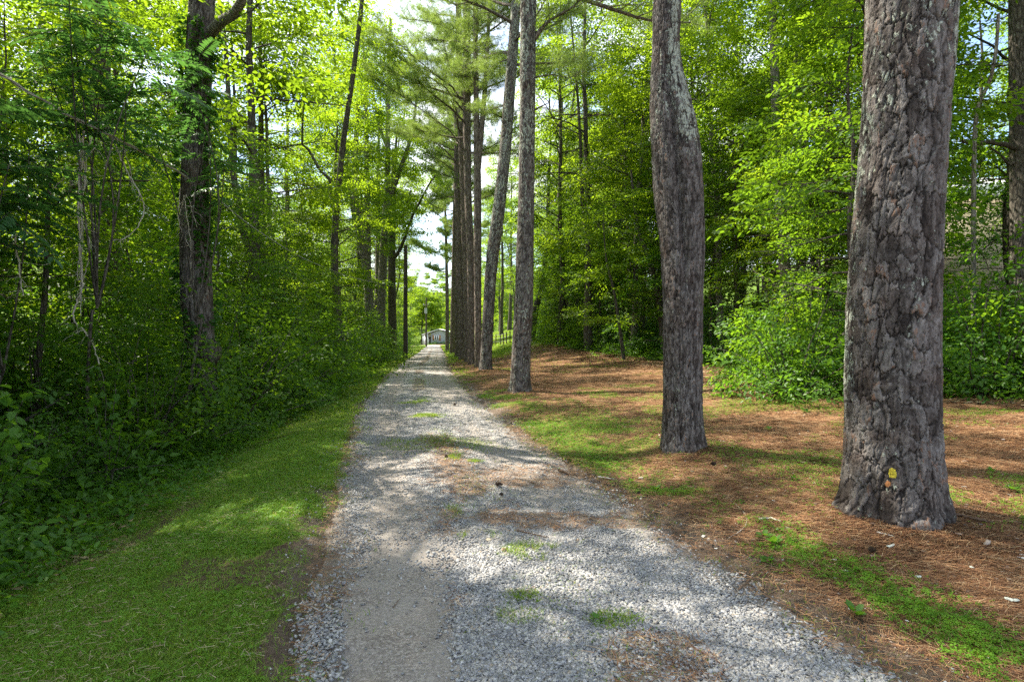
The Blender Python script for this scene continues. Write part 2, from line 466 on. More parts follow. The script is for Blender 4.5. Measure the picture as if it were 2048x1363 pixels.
def ground_mat():
    t = NT('ground')
    gl = t.attr('green'); nd = t.attr('needle'); fl = t.attr('floor'); dt = t.attr('dirt')
    v = t.coord()
    n1 = t.noise(3, v, 6, .6); n2 = t.noise(22, v, 6, .7); n3 = t.noise(120, v, 4, .7)
    vs = t.coord((1, 1, 1)); 
    w = t.n('ShaderNodeTexWave'); w.inputs['Scale'].default_value = 22; w.inputs['Distortion'].default_value = 22
    w.inputs['Detail'].default_value = 4; w.inputs['Detail Scale'].default_value = 2.2; t.l(v, w.inputs['Vector'])
    needle = t.ramp(t.math('MULTIPLY_ADD', w.outputs['Fac'], .35, t.math('MULTIPLY', n2, .65)),
                    [(.28, (.095, .044, .021)), (.5, (.22, .112, .051)), (.72, (.40, .25, .12))])
    needle = t.mix(t.ramp(n3, [(.56, (0, 0, 0)), (.66, (.7, .7, .7))]), needle, (.56, .45, .30))
    soil = t.ramp(n2, [(.3, (.075, .050, .034)), (.7, (.18, .13, .095))])
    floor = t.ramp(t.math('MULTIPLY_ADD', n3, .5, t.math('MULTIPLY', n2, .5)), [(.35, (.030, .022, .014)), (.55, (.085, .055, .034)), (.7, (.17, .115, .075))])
    green = t.ramp(t.math('MULTIPLY_ADD', n3, .5, t.math('MULTIPLY', n2, .5)), [(.33, (.06, .075, .02)), (.5, (.10, .17, .02)), (.68, (.19, .25, .05))])
    dirt = t.ramp(t.noise(35, v, 5, .7), [(.3, (.10, .075, .056)), (.7, (.25, .195, .15))])
    c = t.mix(nd, soil, needle)
    c = t.mix(dt, c, dirt)
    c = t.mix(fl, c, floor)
    g = t.math('ADD', gl, t.math('MULTIPLY_ADD', n2, .8, -.4))
    c = t.mix(t.ramp(g, [(.35, (0, 0, 0)), (.6, (1, 1, 1))]), c, green)
    h = t.math('ADD', t.math('MULTIPLY', n2, 1.0), t.math('MULTIPLY', n3, .7))
    h = t.math('ADD', h, t.math('MULTIPLY', w.outputs['Fac'], .4))
    t.bsdf(c, .95, t.bump(h, .7, .03), .1)
    return t.m
M['ground'] = ground_mat()

def drive_mat():
    t = NT('gravel_drive')
    st = t.attr('stone'); br = t.attr('brown'); gr = t.attr('green')
    v = t.coord()
    n1 = t.noise(2.2, v, 5); n2 = t.noise(35, v, 5, .7); n3 = t.noise(160, v, 3, .7)
    def cells(scale):
        vo = t.n('ShaderNodeTexVoronoi'); vo.inputs['Scale'].default_value = scale; t.l(v, vo.inputs['Vector'])
        sx = t.n('ShaderNodeSeparateColor'); t.l(vo.outputs['Color'], sx.inputs[0])
        return vo.outputs['Distance'], sx.outputs[0]
    d1, c1 = cells(48); d2, c2 = cells(85)
    grav = t.ramp(c1, [(0, (.20, .195, .19)), (.5, (.34, .33, .32)), (.9, (.49, .475, .45)), (1, (.35, .29, .22))])
    grav = t.mix(t.ramp(d1, [(.45, (0, 0, 0)), (.75, (.75, .75, .75))]), grav, (.16, .15, .14))
    grit = t.ramp(c2, [(0, (.15, .128, .112)), (.5, (.24, .21, .185)), (1, (.40, .36, .32))])
    grit = t.mix(t.ramp(n3, [(.35, (.5, .5, .5)), (.6, (0, 0, 0))]), grit, (.17, .14, .12))
    grit = t.mix(t.ramp(n1, [(.35, (0, 0, 0)), (.65, (.6, .6, .6))]), grit, (.31, .28, .25))
    s = t.ramp(t.math('ADD', st, t.math('MULTIPLY_ADD', n2, .7, -.35)), [(.25, (0, 0, 0)), (.6, (1, 1, 1))])
    c = t.mix(s, grit, grav)
    needle = t.ramp(n2, [(.3, (.10, .075, .056)), (.7, (.25, .195, .15))])
    b = t.ramp(t.math('ADD', br, t.math('MULTIPLY_ADD', n2, .9, -.45)), [(.42, (0, 0, 0)), (.75, (.8, .8, .8))])
    c = t.mix(b, c, needle)
    c = t.mix(t.ramp(t.math('ADD', gr, t.math('MULTIPLY_ADD', n2, .9, -.45)), [(.5, (0, 0, 0)), (.75, (.8, .8, .8))]), c, (.05, .10, .015))
    h = t.math('ADD', t.math('MULTIPLY', t.math('SUBTRACT', 1.0, d1), .8), t.math('MULTIPLY', n3, .5))
    t.bsdf(c, .9, t.bump(h, .55, .012), .15)
    return t.m
M['drive'] = drive_mat()

# ------------------------------------------------------------------ ground sheet and drive
def axis(lo, hi, x0, d0, k):
    a = [x0]
    while a[-1] < hi: a.append(a[-1] + d0 + k * abs(a[-1] - x0))
    b = [x0]
    while b[-1] > lo: b.append(b[-1] - d0 - k * abs(b[-1] - x0))
    return np.array(b[::-1][:-1] + a)

def sheet(xs, ys):
    X, Y = np.meshgrid(xs, ys)
    nx, ny = len(xs), len(ys)
    i = (np.arange(ny - 1)[:, None] * nx + np.arange(nx - 1)[None, :]).ravel()
    return X, Y, np.stack([i, i + 1, i + nx + 1, i + nx], -1)

xs = axis(-420, 420, -.5, .07, .022); ys = axis(-120, 520, 3.0, .06, .018)
X, Y, Q = sheet(xs, ys)
Z = gz(X, Y)
dd = rd(X, Y)
Z = Z - 0.10 * (1 - sstep(HW - .05, HW + .30, np.abs(dd))) * (Y < 140)      # trough under the drive sheet
Lm = -dd - HW; Rm = dd - HW
A_green = np.maximum(m_green_left(X, Y) * (dd < 0), m_green_right(X, Y) * (dd > 0))
A_green = np.maximum(A_green, .9 * sstep(150, 190, Y))
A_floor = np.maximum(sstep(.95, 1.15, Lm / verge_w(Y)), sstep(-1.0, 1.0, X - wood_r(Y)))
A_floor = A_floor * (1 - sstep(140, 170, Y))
A_dirt = np.clip(sstep(.75, .2, np.abs(Rm)) * .95 * (dd > 0) + sstep(.42, .15, Lm + (fbm(X * 3, Y * 3, 71, 3) - .5) * .5) * (dd < 0), 0, 1)
A_needle = np.clip(np.where(dd > 0, sstep(.2, .9, Rm), .10), 0, 1)
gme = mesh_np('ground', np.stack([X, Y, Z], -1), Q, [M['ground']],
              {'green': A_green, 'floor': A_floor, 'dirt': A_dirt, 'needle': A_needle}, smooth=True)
tag(obj('ground', gme), 'leaf litter, pine needles and mown verge', None, None, 'structure')

def m_tuft(x, y):
    d = rd(x, y)
    c = np.exp(-((d - .02) / .42) ** 2) * sstep(.52, .62, fbm(x * 1.0, y * .55, 91, 4)) * sstep(6, 8, y) * sstep(30, 14, y) * .8
    return c

ds = np.linspace(-1.95, 1.95, 66)
yy = axis(-35, 136, 3.0, .045, .010); yy = yy[yy < 136]
D, YY = np.meshgrid(ds, yy)
wob = (fbm(YY * 1.1, D * 0 + 3, 15, 3) - .5) * .4 * np.sign(D)
XX = road_x(YY) + D * .81 + wob * sstep(.9, 1.9, np.abs(D))
nx, ny = len(ds), len(yy)
i = (np.arange(ny - 1)[:, None] * nx + np.arange(nx - 1)[None, :]).ravel()
ZZ = gz(XX, YY) + .010 - .10 * sstep(1.45, 1.95, np.abs(D) + (fbm(XX * 3, YY * 3, 14, 4) - .5) * .7) + (fbm(XX * 7, YY * 7, 12, 3) - .5) * .018
dme = mesh_np('gravel_drive', np.stack([XX, YY, ZZ], -1), np.stack([i, i + 1, i + nx + 1, i + nx], -1), [M['drive']],
              {'stone': m_stone(XX, YY), 'brown': m_brown(XX, YY), 'green': m_tuft(XX, YY)}, smooth=True)
tag(obj('gravel_drive', dme), 'grey gravel drive running to the house', None, None, 'structure')

# ------------------------------------------------------------------ scattered ground cover (masses)
def scatter(n, x0, x1, y0, y1, dens, seed, bias=1.0):
    """n candidates, denser near the camera, kept with probability dens(x, y)"""
    r = rng(seed)
    u = r.random(n)
    y = y0 + (y1 - y0) * u ** bias
    x = x0(y) + (x1(y) - x0(y)) * r.random(n)
    k = r.random(n) < dens(x, y)
    return x[k], y[k], r

def zdrive(x, y):
    return gz(x, y) + .012

def stones_mesh(x, y, s, r, name):
    n = len(x)
    base = np.array([(-1, -1, -.8), (1, -1, -.8), (1, 1, -.8), (-1, 1, -.8), (-1, -1, .8), (1, -1, .8), (1, 1, .8), (-1, 1, .8)], float) * .72
    fc = np.array([(0, 3, 2), (0, 2, 1), (4, 5, 6), (4, 6, 7), (0, 1, 5), (0, 5, 4), (1, 2, 6), (1, 6, 5), (2, 3, 7), (2, 7, 6), (3, 0, 4), (3, 4, 7)])
    V = base[None] * (1 + (r.random((n, 8, 1)) - .5) * .5)
    V = V + (r.random((n, 8, 3)) - .5) * .95
    V = V * (np.stack([.75 + .5 * r.random(n), .6 + .35 * r.random(n), .34 + .28 * r.random(n)], -1))[:, None, :]
    a = r.random(n) * 6.283; ti = (r.random(n) - .5) * 1.6
    ca, sa = np.cos(a)[:, None], np.sin(a)[:, None]; ct, s_t = np.cos(ti)[:, None], np.sin(ti)[:, None]
    vx, vy, vz = V[..., 0], V[..., 1], V[..., 2]
    vx, vz = vx * ct - vz * s_t, vx * s_t + vz * ct
    P = np.stack([vx * ca - vy * sa, vx * sa + vy * ca, vz], -1) * s[:, None, None]
    P[..., 0] += x[:, None]; P[..., 1] += y[:, None]; P[..., 2] += (zdrive(x, y) + s * .18)[:, None]
    Fc = (np.arange(n)[:, None, None] * 8 + fc[None]).reshape(-1, 3)
    return mesh_np(name, P, Fc, [M['stones']])

def sd(x, y):
    m = m_stone(x, y)
    return np.clip(m * 1.3, 0, 1) * (1 - .8 * sstep(.45, .8, m_brown(x, y)))
x, y, r = scatter(330000, lambda y: road_x(y) - 1.75, lambda y: road_x(y) + 1.75, 2.3, 17, lambda x, y: sd(x, y) * np.interp(y, [3.8, 5.2, 8.6, 12, 17], [1, .6, .5, .35, 0]), 101, 1.6)
s = (.0085 + .0125 * r.random(len(x)) ** 1.6) * np.interp(y, [2, 4, 5, 9, 17], [.80, .76, .58, .62, 1.0])
o = obj('gravel', stones_mesh(x, y, s, r, 'gravel')); tag(o, 'loose blue-grey crushed stone on the drive', None, None, 'stuff')
def sd2(x, y):
    return np.clip(.12 + .35 * m_stone(x, y), 0, .5) * sstep(1.95, 1.5, np.abs(rd(x, y)) + (fbm(x * 2, y * 2, 8, 3) - .5) * .5)
x, y, r = scatter(60000, lambda y: road_x(y) - 1.95, lambda y: road_x(y) + 1.95, 2.3, 24, lambda x, y: sd2(x, y) * sstep(24, 14, y), 102, 1.4)
s = (.0045 + .007 * r.random(len(x)) ** 2) * np.interp(y, [2, 9, 24], [1, 1.4, 2.4])
o = obj('gravel', stones_mesh(x, y, s, r, 'fine gravel')); tag(o, 'fine scattered grit on the drive and its edges', None, None, 'stuff')

def blades_mesh(x, y, z, L, W, r, name, mat, lean=.5):
    n = len(x)
    a = r.random(n) * 6.283; le = lean * (.2 + r.random(n)) * L
    dx, dy = np.cos(a), np.sin(a); px, py = -dy, dx
    b = r.random(n) * 6.283; px, py = np.cos(b), np.sin(b)
    P = np.zeros((n, 5, 3))
    for k, (t, w) in enumerate(((0, 1), (0, -1), (.55, .8), (.55, -.8), (1, 0))):
        hh = L * t * (1 - .25 * t * lean)
        P[:, k, 0] = x + dx * le * t * t + px * W * w * .5
        P[:, k, 1] = y + dy * le * t * t + py * W * w * .5
        P[:, k, 2] = z + hh
    q = np.arange(n)[:, None] * 5
    Fq = q + np.array([[0, 1, 3, 2]]); Ft = q + np.array([[2, 3, 4]])
    return mesh_np(name, P, [Fq, Ft], [mat])

def clover_mesh(x, y, z, sz, r, name, mat):
    """three-lobed leaves on short stems, held roughly flat"""
    n = len(x)
    a0 = r.random(n) * 6.283
    tx = (r.random(n) - .5) * .9; ty = (r.random(n) - .5) * .9
    pts = []
    for k in range(3):
        a = a0 + k * 2.094
        for (rr, da) in ((.0, 0), (.85, -.42), (1.05, 0), (.85, .42)):
            lx = np.cos(a + da) * rr; ly = np.sin(a + da) * rr
            pts.append(np.stack([x + lx * sz, y + ly * sz, z + (lx * tx + ly * ty) * sz - .12 * sz * (rr > .9)], -1))
    P = np.stack(pts, 1)
    q = np.arange(n)[:, None, None] * 12 + (np.arange(3) * 4)[None, :, None] + np.array([0, 1, 2, 3])[None, None]
    return mesh_np(name, P, q.reshape(-1, 4), [mat])

# lawn on the left verge
lx0 = lambda y: road_x(y) - HW - verge_w(y) * 1.15
lx1 = lambda y: road_x(y) - HW + .35
def inview(x, y): return (np.abs(x) < y * 1.05 + 1.5)
gl = lambda x, y: m_green_left(x, y) * inview(x, y)
x, y, r = scatter(150000, lx0, lx1, 2.2, 11, gl, 111, 1.25)
z = gz(x, y)
tag(obj('grass', blades_mesh(x, y, z - .004, .022 + .034 * r.random(len(x)), .0035 * (1 + y * .09), r, 'grass', M['grass'], 1.2)),
    'short mown grass on the verge beside the drive', None, None, 'stuff')
x, y, r = scatter(120000, lx0, lx1, 2.2, 12, lambda x, y: gl(x, y) * np.clip(.35 + 1.2 * (fbm(x * .9, y * .9, 63) - .35), .1, 1), 112, 1.25)
z = gz(x, y)
tag(obj('clover', clover_mesh(x, y, z + .010 + .026 * r.random(len(x)), .0125 * (.55 + .75 * r.random(len(x))) * (1 + y * .02), r, 'clover', M['clover'])),
    'low clover leaves carpeting the mown verge', None, None, 'stuff')
x, y, r = scatter(15000, lx0, lx1, 2.2, 11, lambda x, y: inview(x, y) * sstep(.50, .66, fbm(x * 1.3, y * 1.1, 65, 4)) * sstep(0, .3, -rd(x, y) - HW), 114, 1.25)
z = gz(x, y) + .012 + .022 * r.random(len(x))
M['straw'] = island('dead_grass', [(0, (.20, .14, .07)), (.6, (.36, .28, .16)), (1, (.52, .44, .30))], .8, .2, False)
LAWN_STRAW = (x, y, z, r)
x, y, r = scatter(90000, lx0, lx1, 11, 110, lambda x, y: m_green_left(x, y), 113, 2.2)
z = gz(x, y)
tag(obj('grass', blades_mesh(x, y, z - .01, (.04 + .05 * r.random(len(x))) * np.interp(y, [11, 60, 110], [1, 2, 3]), .0012 * y, r, 'verge grass', M['grass'], 1.1)),
    'grass along the far verge of the drive', None, None, 'stuff')

# right side: clover strip, sparse grass
rx0 = lambda y: road_x(y) + HW
rx1 = lambda y: np.minimum(wood_r(y) + .5, y * 1.05 + 1.5)
gr_ = lambda x, y: m_green_right(x, y) * inview(x, y) * (rd(x, y) > HW)
x, y, r = scatter(270000, rx0, rx1, 2.2, 18, gr_, 121, 1.2)
z = gz(x, y)
tag(obj('clover', clover_mesh(x, y, z + .012 + .030 * r.random(len(x)), .013 * (.55 + .75 * r.random(len(x))) * (1 + y * .03), r, 'clover patch', M['clover'])),
    'bright clover patches at the edge of the pine needles', None, None, 'stuff')
x, y, r = scatter(190000, rx0, rx1, 2.2, 26, lambda x, y: gr_(x, y) * .7, 122, 1.2)
z = gz(x, y)
tag(obj('grass', blades_mesh(x, y, z - .004, .03 + .045 * r.random(len(x)), .0032 * (1 + y * .10), r, 'grass patch', M['grass'], 1.0)),
    'thin grass growing through the pine needles', None, None, 'stuff')
x, y, r = scatter(70000, rx0, lambda y: wood_r(y) + .5, 26, 125, lambda x, y: np.maximum(m_green_right(x, y), .05), 123, 1.7)
z = gz(x, y)
tag(obj('grass', blades_mesh(x, y, z - .01, (.05 + .05 * r.random(len(x))) * np.interp(y, [26, 60, 125], [1, 2, 3]), .0012 * y, r, 'hill grass', M['grass'], 1.0)),
    'sunlit grass on the rise beyond the pines', None, None, 'stuff')

def m_sprig(x, y):
    d = rd(x, y)
    c = np.exp(-((d - .05) / .38) ** 2) * sstep(.50, .64, fbm(x * 2.2, y * 1.3, 93, 4)) * .55
    n_ = sstep(.60, .70, fbm(x * 2.6, y * 2.6, 94, 4)) * .30 * sstep(7, 4, y) * sstep(-.6, -.2, d)
    ed = sstep(HW - .5, HW, np.abs(d)) * sstep(.48, .62, fbm(x * 2.8, y * 2.8, 95, 4)) * .6
    return np.maximum(np.maximum(c, n_), ed) * sstep(HW + .3, HW, np.abs(d))
x, y, r = scatter(60000, lambda y: road_x(y) - HW - .2, lambda y: road_x(y) + HW + .2, 2.3, 26, m_sprig, 124, 1.3)
z = zdrive(x, y)
tag(obj('grass', blades_mesh(x, y, z - .004, .018 + .03 * r.random(len(x)), .0035 * (1 + y * .09), r, 'drive sprigs', M['grass'], 1.4)),
    'thin sprigs of grass and weed coming up through the gravel', None, None, 'stuff')
# needles
def needles_mesh(x, y, z, L, W, r, name, mat):
    n = len(x); a = r.random(n) * 6.283; bend = (r.random(n) - .5) * .9
    P = np.zeros((n, 6, 3)); tilt = (r.random(n) - .5) * .35
    for k, t in enumerate((0, .5, 1)):
        aa = a + bend * t
        cx = x + L * t * np.cos(a + bend * t * .5); cy = y + L * t * np.sin(a + bend * t * .5)
        w = W * (1 - .5 * t)
        zz = z + tilt * L * (t - .3) * .5
        P[:, 2 * k] = np.stack([cx - np.sin(aa) * w, cy + np.cos(aa) * w, zz], -1)
        P[:, 2 * k + 1] = np.stack([cx + np.sin(aa) * w, cy - np.cos(aa) * w, zz + w * .6], -1)
    q = np.arange(n)[:, None] * 6
    Fq = np.concatenate([q + np.array([[0, 1, 3, 2]]), q + np.array([[2, 3, 5, 4]])])
    return mesh_np(name, P, Fq, [mat])
x, y, z, r = LAWN_STRAW
tag(obj('dead_grass', needles_mesh(x, y, z, .025 + .05 * r.random(len(x)), .0016, r, 'dead grass', M['straw'])),
    'dead straw-coloured blades matted in the mown verge', None, None, 'stuff')
def nd(x, y):
    Rr = rd(x, y) - HW
    return inview(x, y) * np.clip(sstep(.1, .8, Rr) * (1 - .6 * m_green_right(x, y)), 0, 1)
x, y, r = scatter(420000, lambda y: road_x(y) + HW, rx1, 2.2, 13, nd, 131, 1.15)
z = gz(x, y) + .002 + .014 * r.random(len(x)) ** 2
tag(obj('needle_litter', needles_mesh(x, y, z, .07 + .09 * r.random(len(x)), .0011 * (1 + y * .16), r, 'needle litter', M['litter_needle'])),
    'red-brown pine needles covering the ground', None, None, 'stuff')
x, y, r = scatter(90000, lambda y: road_x(y) + HW, lambda y: np.minimum(wood_r(y), y * .9), 13, 40, lambda x, y: sstep(.1, .8, rd(x, y) - HW) * .9, 133, 1.3)
z = gz(x, y) + .004 + .02 * r.random(len(x)) ** 2
tag(obj('needle_litter', needles_mesh(x, y, z, .12 + .16 * r.random(len(x)), .0042 * y / 16, r, 'far needle litter', M['litter_needle'])),
    'pine needles and straw over the far part of the clearing', None, None, 'stuff')
x, y, r = scatter(50000, lambda y: road_x(y) - HW - .05, lambda y: road_x(y) + HW + .4, 2.2, 11, lambda x, y: m_brown(x, y) * .8, 132, 1.3)
z = zdrive(x, y) + .006 + .012 * r.random(len(x))
tag(obj('needle_litter', needles_mesh(x, y, z, .05 + .07 * r.random(len(x)), .0010 * (1 + y * .16), r, 'drive needles', M['litter_needle'])),
    'dry needles blown over the gravel drive', None, None, 'stuff')

# small bark chips and dead leaves lying in the needles and the verge
def chips_mesh(x, y, z, s, r, name, mat):
    n = len(x); a = r.random(n) * 6.283; tl = (r.random(n) - .5) * .8
    sh = np.array([(-1, -.4, 0), (.1, -.6, .12), (1, -.1, 0), (.7, .5, .15), (-.5, .55, .05)])
    V = np.tile(sh[None], (n, 1, 1)) + (r.random((n, 5, 3)) - .5) * np.array([.5, .4, .3])
    vx = V[..., 0] * np.cos(a)[:, None] - V[..., 1] * np.sin(a)[:, None]
    vy = V[..., 0] * np.sin(a)[:, None] + V[..., 1] * np.cos(a)[:, None]
    vz = V[..., 2] + V[..., 0] * tl[:, None] * .5
    P = np.stack([x[:, None] + vx * s[:, None], y[:, None] + vy * s[:, None], z[:, None] + (vz + .3) * s[:, None]], -1)
    return mesh_np(name, P, np.arange(n * 5).reshape(n, 5), [mat])
x, y, r = scatter(5200, rx0, rx1, 2.2, 16, lambda x, y: inview(x, y) * .45, 141, 1.1)
z = gz(x, y) + .008
tag(obj('bark_litter', chips_mesh(x, y, z, .007 + .02 * r.random(len(x)) ** 2.5, r, 'bark litter', M['chips'])),
    'small chips of bark and lichen lying in the needles', None, None, 'stuff')
lfl = lambda x, y: np.clip(sstep(.6, 1.0, (-rd(x, y) - HW) / verge_w(y)) * .8, 0, 1) * inview(x, y)
x, y, r = scatter(26000, lambda y: road_x(y) - HW - verge_w(y) * 2.2, lambda y: road_x(y) - HW, 3, 22, lfl, 142, 1.3)
z = gz(x, y) + .01
tag(obj('leaf_litter', chips_mesh(x, y, z, .015 + .03 * r.random(len(x)) ** 2, r, 'leaf litter', M['dead_leaf'])),
    'dead leaves lying along the ditch at the wood edge', None, None, 'stuff')
x, y, r = scatter(22000, lambda y: wood_r(y) - 3, lambda y: wood_r(y) + 6, 6, 45, lambda x, y: .7 + 0 * x, 143, 1.3)
z = gz(x, y) + .01
tag(obj('leaf_litter', chips_mesh(x, y, z, .03 + .04 * r.random(len(x)) ** 2, r, 'wood floor litter', M['dead_leaf'])),
    'dead leaves under the edge of the wood past the needles', None, None, 'stuff')

# ------------------------------------------------------------------ leaves, sprays, crowns
LEAF = np.array([(0, 0, 0), (.30, -.25, .05), (.70, -.20, .03), (1, 0, -.06), (.70, .20, .03), (.30, .25, .05)])
LEAFQ = np.array([(0, 1, 2, 3), (0, 3, 4, 5)])
HEART = np.array([(0, 0, 0), (-.10, -.24, .03), (.22, -.44, .06), (.68, -.28, .03), (1.05, 0, -.10), (.68, .28, .03), (.22, .44, .06), (-.10, .24, .03)])
HEARTQ = np.array([(0, 1, 2, 3), (0, 3, 4, 4), (0, 4, 5, 5), (0, 5, 6, 7)])

def rotm(yaw, pitch, roll):
    """stack of matrices: roll about x, then pitch (nose down positive), then yaw"""
    cy, sy, cp, sp, cr, sr = np.cos(yaw), np.sin(yaw), np.cos(pitch), np.sin(pitch), np.cos(roll), np.sin(roll)
    m = np.empty((len(yaw), 3, 3))
    m[:, 0, 0] = cy * cp; m[:, 0, 1] = -sy * cr + cy * sp * sr; m[:, 0, 2] = sy * sr + cy * sp * cr
    m[:, 1, 0] = sy * cp; m[:, 1, 1] = cy * cr + sy * sp * sr; m[:, 1, 2] = -cy * sr + sy * sp * cr
    m[:, 2, 0] = -sp; m[:, 2, 1] = cp * sr; m[:, 2, 2] = cp * cr
    return m

def place(proto, Mx, pos, sc):
    """proto (m,3), matrices (k,3,3), positions (k,3), scales (k) -> (k,m,3)"""
    return np.einsum('kij,mj->kmi', Mx * np.asarray(sc)[:, None, None], proto) + pos[:, None, :]

def make_spray(seed, n=14, leaf=.16, side=.55, droop=.25):
    """a leafy twig one unit long along +x: (n*6, 3)"""
    r = rng(seed)
    pos = []; yaw = []
    k = n * 5 // 9
    for i in range(k):
        t = .12 + .88 * i / (k - 1); s = 1 if i % 2 else -1
        pos.append((t, .02 * s, -.16 * t * t)); yaw.append(s * (.9 - .75 * (t > .97) + r.normal(0, .22)))
    rest = n - k
    for i in range(rest):
        s = 1 if i % 2 else -1; b = .25 + .4 * ((i // 2) % 2); q = .12 + .28 * r.random()
        pos.append((b + q * .8, s * q * .95, -.16 * b * b - .05 * q)); yaw.append(s * (.75 + r.normal(0, .5)))
    pos = np.array(pos); yaw = np.array(yaw)
    Mx = rotm(yaw, droop + r.normal(0, .28, n), r.normal(0, .38, n))
    P = place(LEAF, Mx, pos, leaf * (.75 + .5 * r.random(n)))
    return P.reshape(-1, 3)

def sprays_mesh(name, pos, yaw, pitch, sc, mat, seed, n=14, leaf=.16, var=4, roll=.35, droop=.25):
    r = rng(seed)
    Vs = []
    idx = r.integers(0, var, len(pos))
    for v in range(var):
        k = idx == v
        if not k.any(): continue
        pr = make_spray(seed * 10 + v, n, leaf, droop=droop)
        Vs.append(place(pr, rotm(yaw[k], pitch[k], r.normal(0, roll, k.sum())), pos[k], sc[k]).reshape(-1, 3))
    V = np.concatenate(Vs)
    q = np.arange(len(V) // 6)[:, None, None] * 6 + LEAFQ[None]
    return mesh_np(name, V, q.reshape(-1, 4), [mat])

def wander(p0, d, L, n, r, wob=.12, grav=0.0):
    """a wandering branch axis"""
    P = [np.array(p0, float)]; d = np.array(d, float); d /= np.linalg.norm(d)
    for i in range(n):
        d = d + r.normal(0, wob, 3) + np.array([0, 0, grav]); d /= np.linalg.norm(d)
        P.append(P[-1] + d * L / n)
    return np.array(P)

def clump(p, seed, k=.52, th=.500):
    """keeps foliage in clumps with open holes between them"""
    n = (vnoise(p[:, 0] * k + p[:, 2] * .31, p[:, 1] * k + seed, seed) + vnoise(p[:, 1] * k - p[:, 2] * .27 + 5, p[:, 2] * k * .9 + p[:, 0] * .2, seed + 3) + vnoise(p[:, 0] * k * .9 + 11, p[:, 2] * k + p[:, 1] * .3, seed + 5)) / 3
    return n > th

def gen_tree(seed, H=17, r0=.16, first=.3, cr=3.2, nl=34, leaf=.15, spray=.75, nleaf=17, mat='leaf_a', bark='bark_wood',
             fork=0, lean=(0, 0), rise=.5, top_taper=.12, dens=1.0, pitch0=.1, trunkpath=None):
    """returns (wood mesh, crown mesh) of one broadleaf tree"""
    r = rng(seed)
    wood = MB()
    if trunkpath is None:
        n = 14; t = np.linspace(0, 1, n)
        px = np.cumsum(r.normal(0, .10, n)) * .55 + lean[0] * t * H; py = np.cumsum(r.normal(0, .10, n)) * .55 + lean[1] * t * H
        px -= px[0]; py -= py[0]
        T = np.stack([px, py, t * H - .35 * (t == 0)], -1)
    else:
        T = np.array(trunkpath, float)
        H = T[-1, 2]
    tt = np.linspace(0, 1, len(T))
    rad = r0 * ((1 - tt) ** .8 * (1 - top_taper) + top_taper * .3) * (1 + .45 * np.exp(-tt * H / .45))
    wood.tube(T, rad, 9)
    stems = [(T, rad, first)]
    for k in range(fork):
        i0 = int(len(T) * (.28 + .1 * k)); a = r.random() * 6.28
        Fp = wander(T[i0], (math.cos(a) * .42, math.sin(a) * .42, 1), H * (1 - tt[i0]) * .85, 9, r, .07, .02)
        fr = np.linspace(rad[i0] * .7, .015, 10)
        wood.tube(Fp, fr, 7); stems.append((Fp, fr, .3))
    pos = []; yaw = []; pit = []; sc = []
    for si, (P, rr, f0) in enumerate(stems):
        m = int(nl / len(stems) * (1.15 if si == 0 else .9))
        for k in range(m):
            t = f0 + (1 - f0) * ((k + r.random() * .8) / m) ** .9
            t = min(t, .985); fi = t * (len(P) - 1); i = int(fi); w = fi - i
            p = P[i] * (1 - w) + P[min(i + 1, len(P) - 1)] * w; rb = rr[i] * (1 - w) + rr[min(i + 1, len(P) - 1)] * w
            u = (t - f0) / (1 - f0)
            Lb = cr * (1.0 - .68 * u ** 1.6) * (.62 + .4 * min(1, u * 3.5)) * (.7 + .5 * r.random()) * (.8 if si else 1)
            a = k * 2.39996 + r.normal(0, .35)
            el = rise * (.35 + 1.1 * u) + r.normal(0, .12)
            B = wander(p, (math.cos(a) * math.cos(el), math.sin(a) * math.cos(el), math.sin(el)), Lb, 6, r, .11, -.045)
            wood.tube(B, np.linspace(min(rb * .5, .012 + .012 * Lb), .004, 7), 5)
            ns = max(5, int(Lb * 5.4 * dens))
            for j in range(ns):
                q = .22 + .78 * (j + .5 * r.random()) / ns; fj = q * 6; ii = min(int(fj), 5)
                b = B[ii] + (B[ii + 1] - B[ii]) * (fj - ii)
                sgn = 1 if j % 2 else -1
                dirb = math.atan2(B[ii + 1][1] - B[ii][1], B[ii + 1][0] - B[ii][0])
                sl = Lb * .42 * (1.15 - .75 * q) * (.7 + .6 * r.random()) + .15
                sa = dirb + sgn * (.75 + r.normal(0, .2))
                sb = wander(b, (math.cos(sa), math.sin(sa), .12 + r.normal(0, .12)), sl, 3, r, .1, -.05)
                if sl > .5: wood.tube(sb, np.linspace(.008, .003, 4), 4)
                for e in range(1, 4):
                    if r.random() > .93 * dens and dens < 1: continue
                    c = sb[e]; ya = sa + (r.normal(0, .75) if e < 3 else r.normal(0, .25))
                    pos.append(c); yaw.append(ya); pit.append(pitch0 + r.normal(0, .22)); sc.append(spray * (.75 + .5 * r.random()))
            pos.append(B[-1]); yaw.append(a); pit.append(pitch0); sc.append(spray)
    pos = np.array(pos); ok_ = clump(pos, seed)
    pos, yaw, pit, sc = pos[ok_], np.array(yaw)[ok_], np.array(pit)[ok_], np.array(sc)[ok_]
    pos[:, 2] += r.normal(0, .06, len(pos))
    crown = sprays_mesh('crown', pos, np.array(yaw), np.array(pit), np.array(sc), M[mat], seed, nleaf, leaf)
    return wood.mesh('trunk', [M[bark]], smooth=True), crown

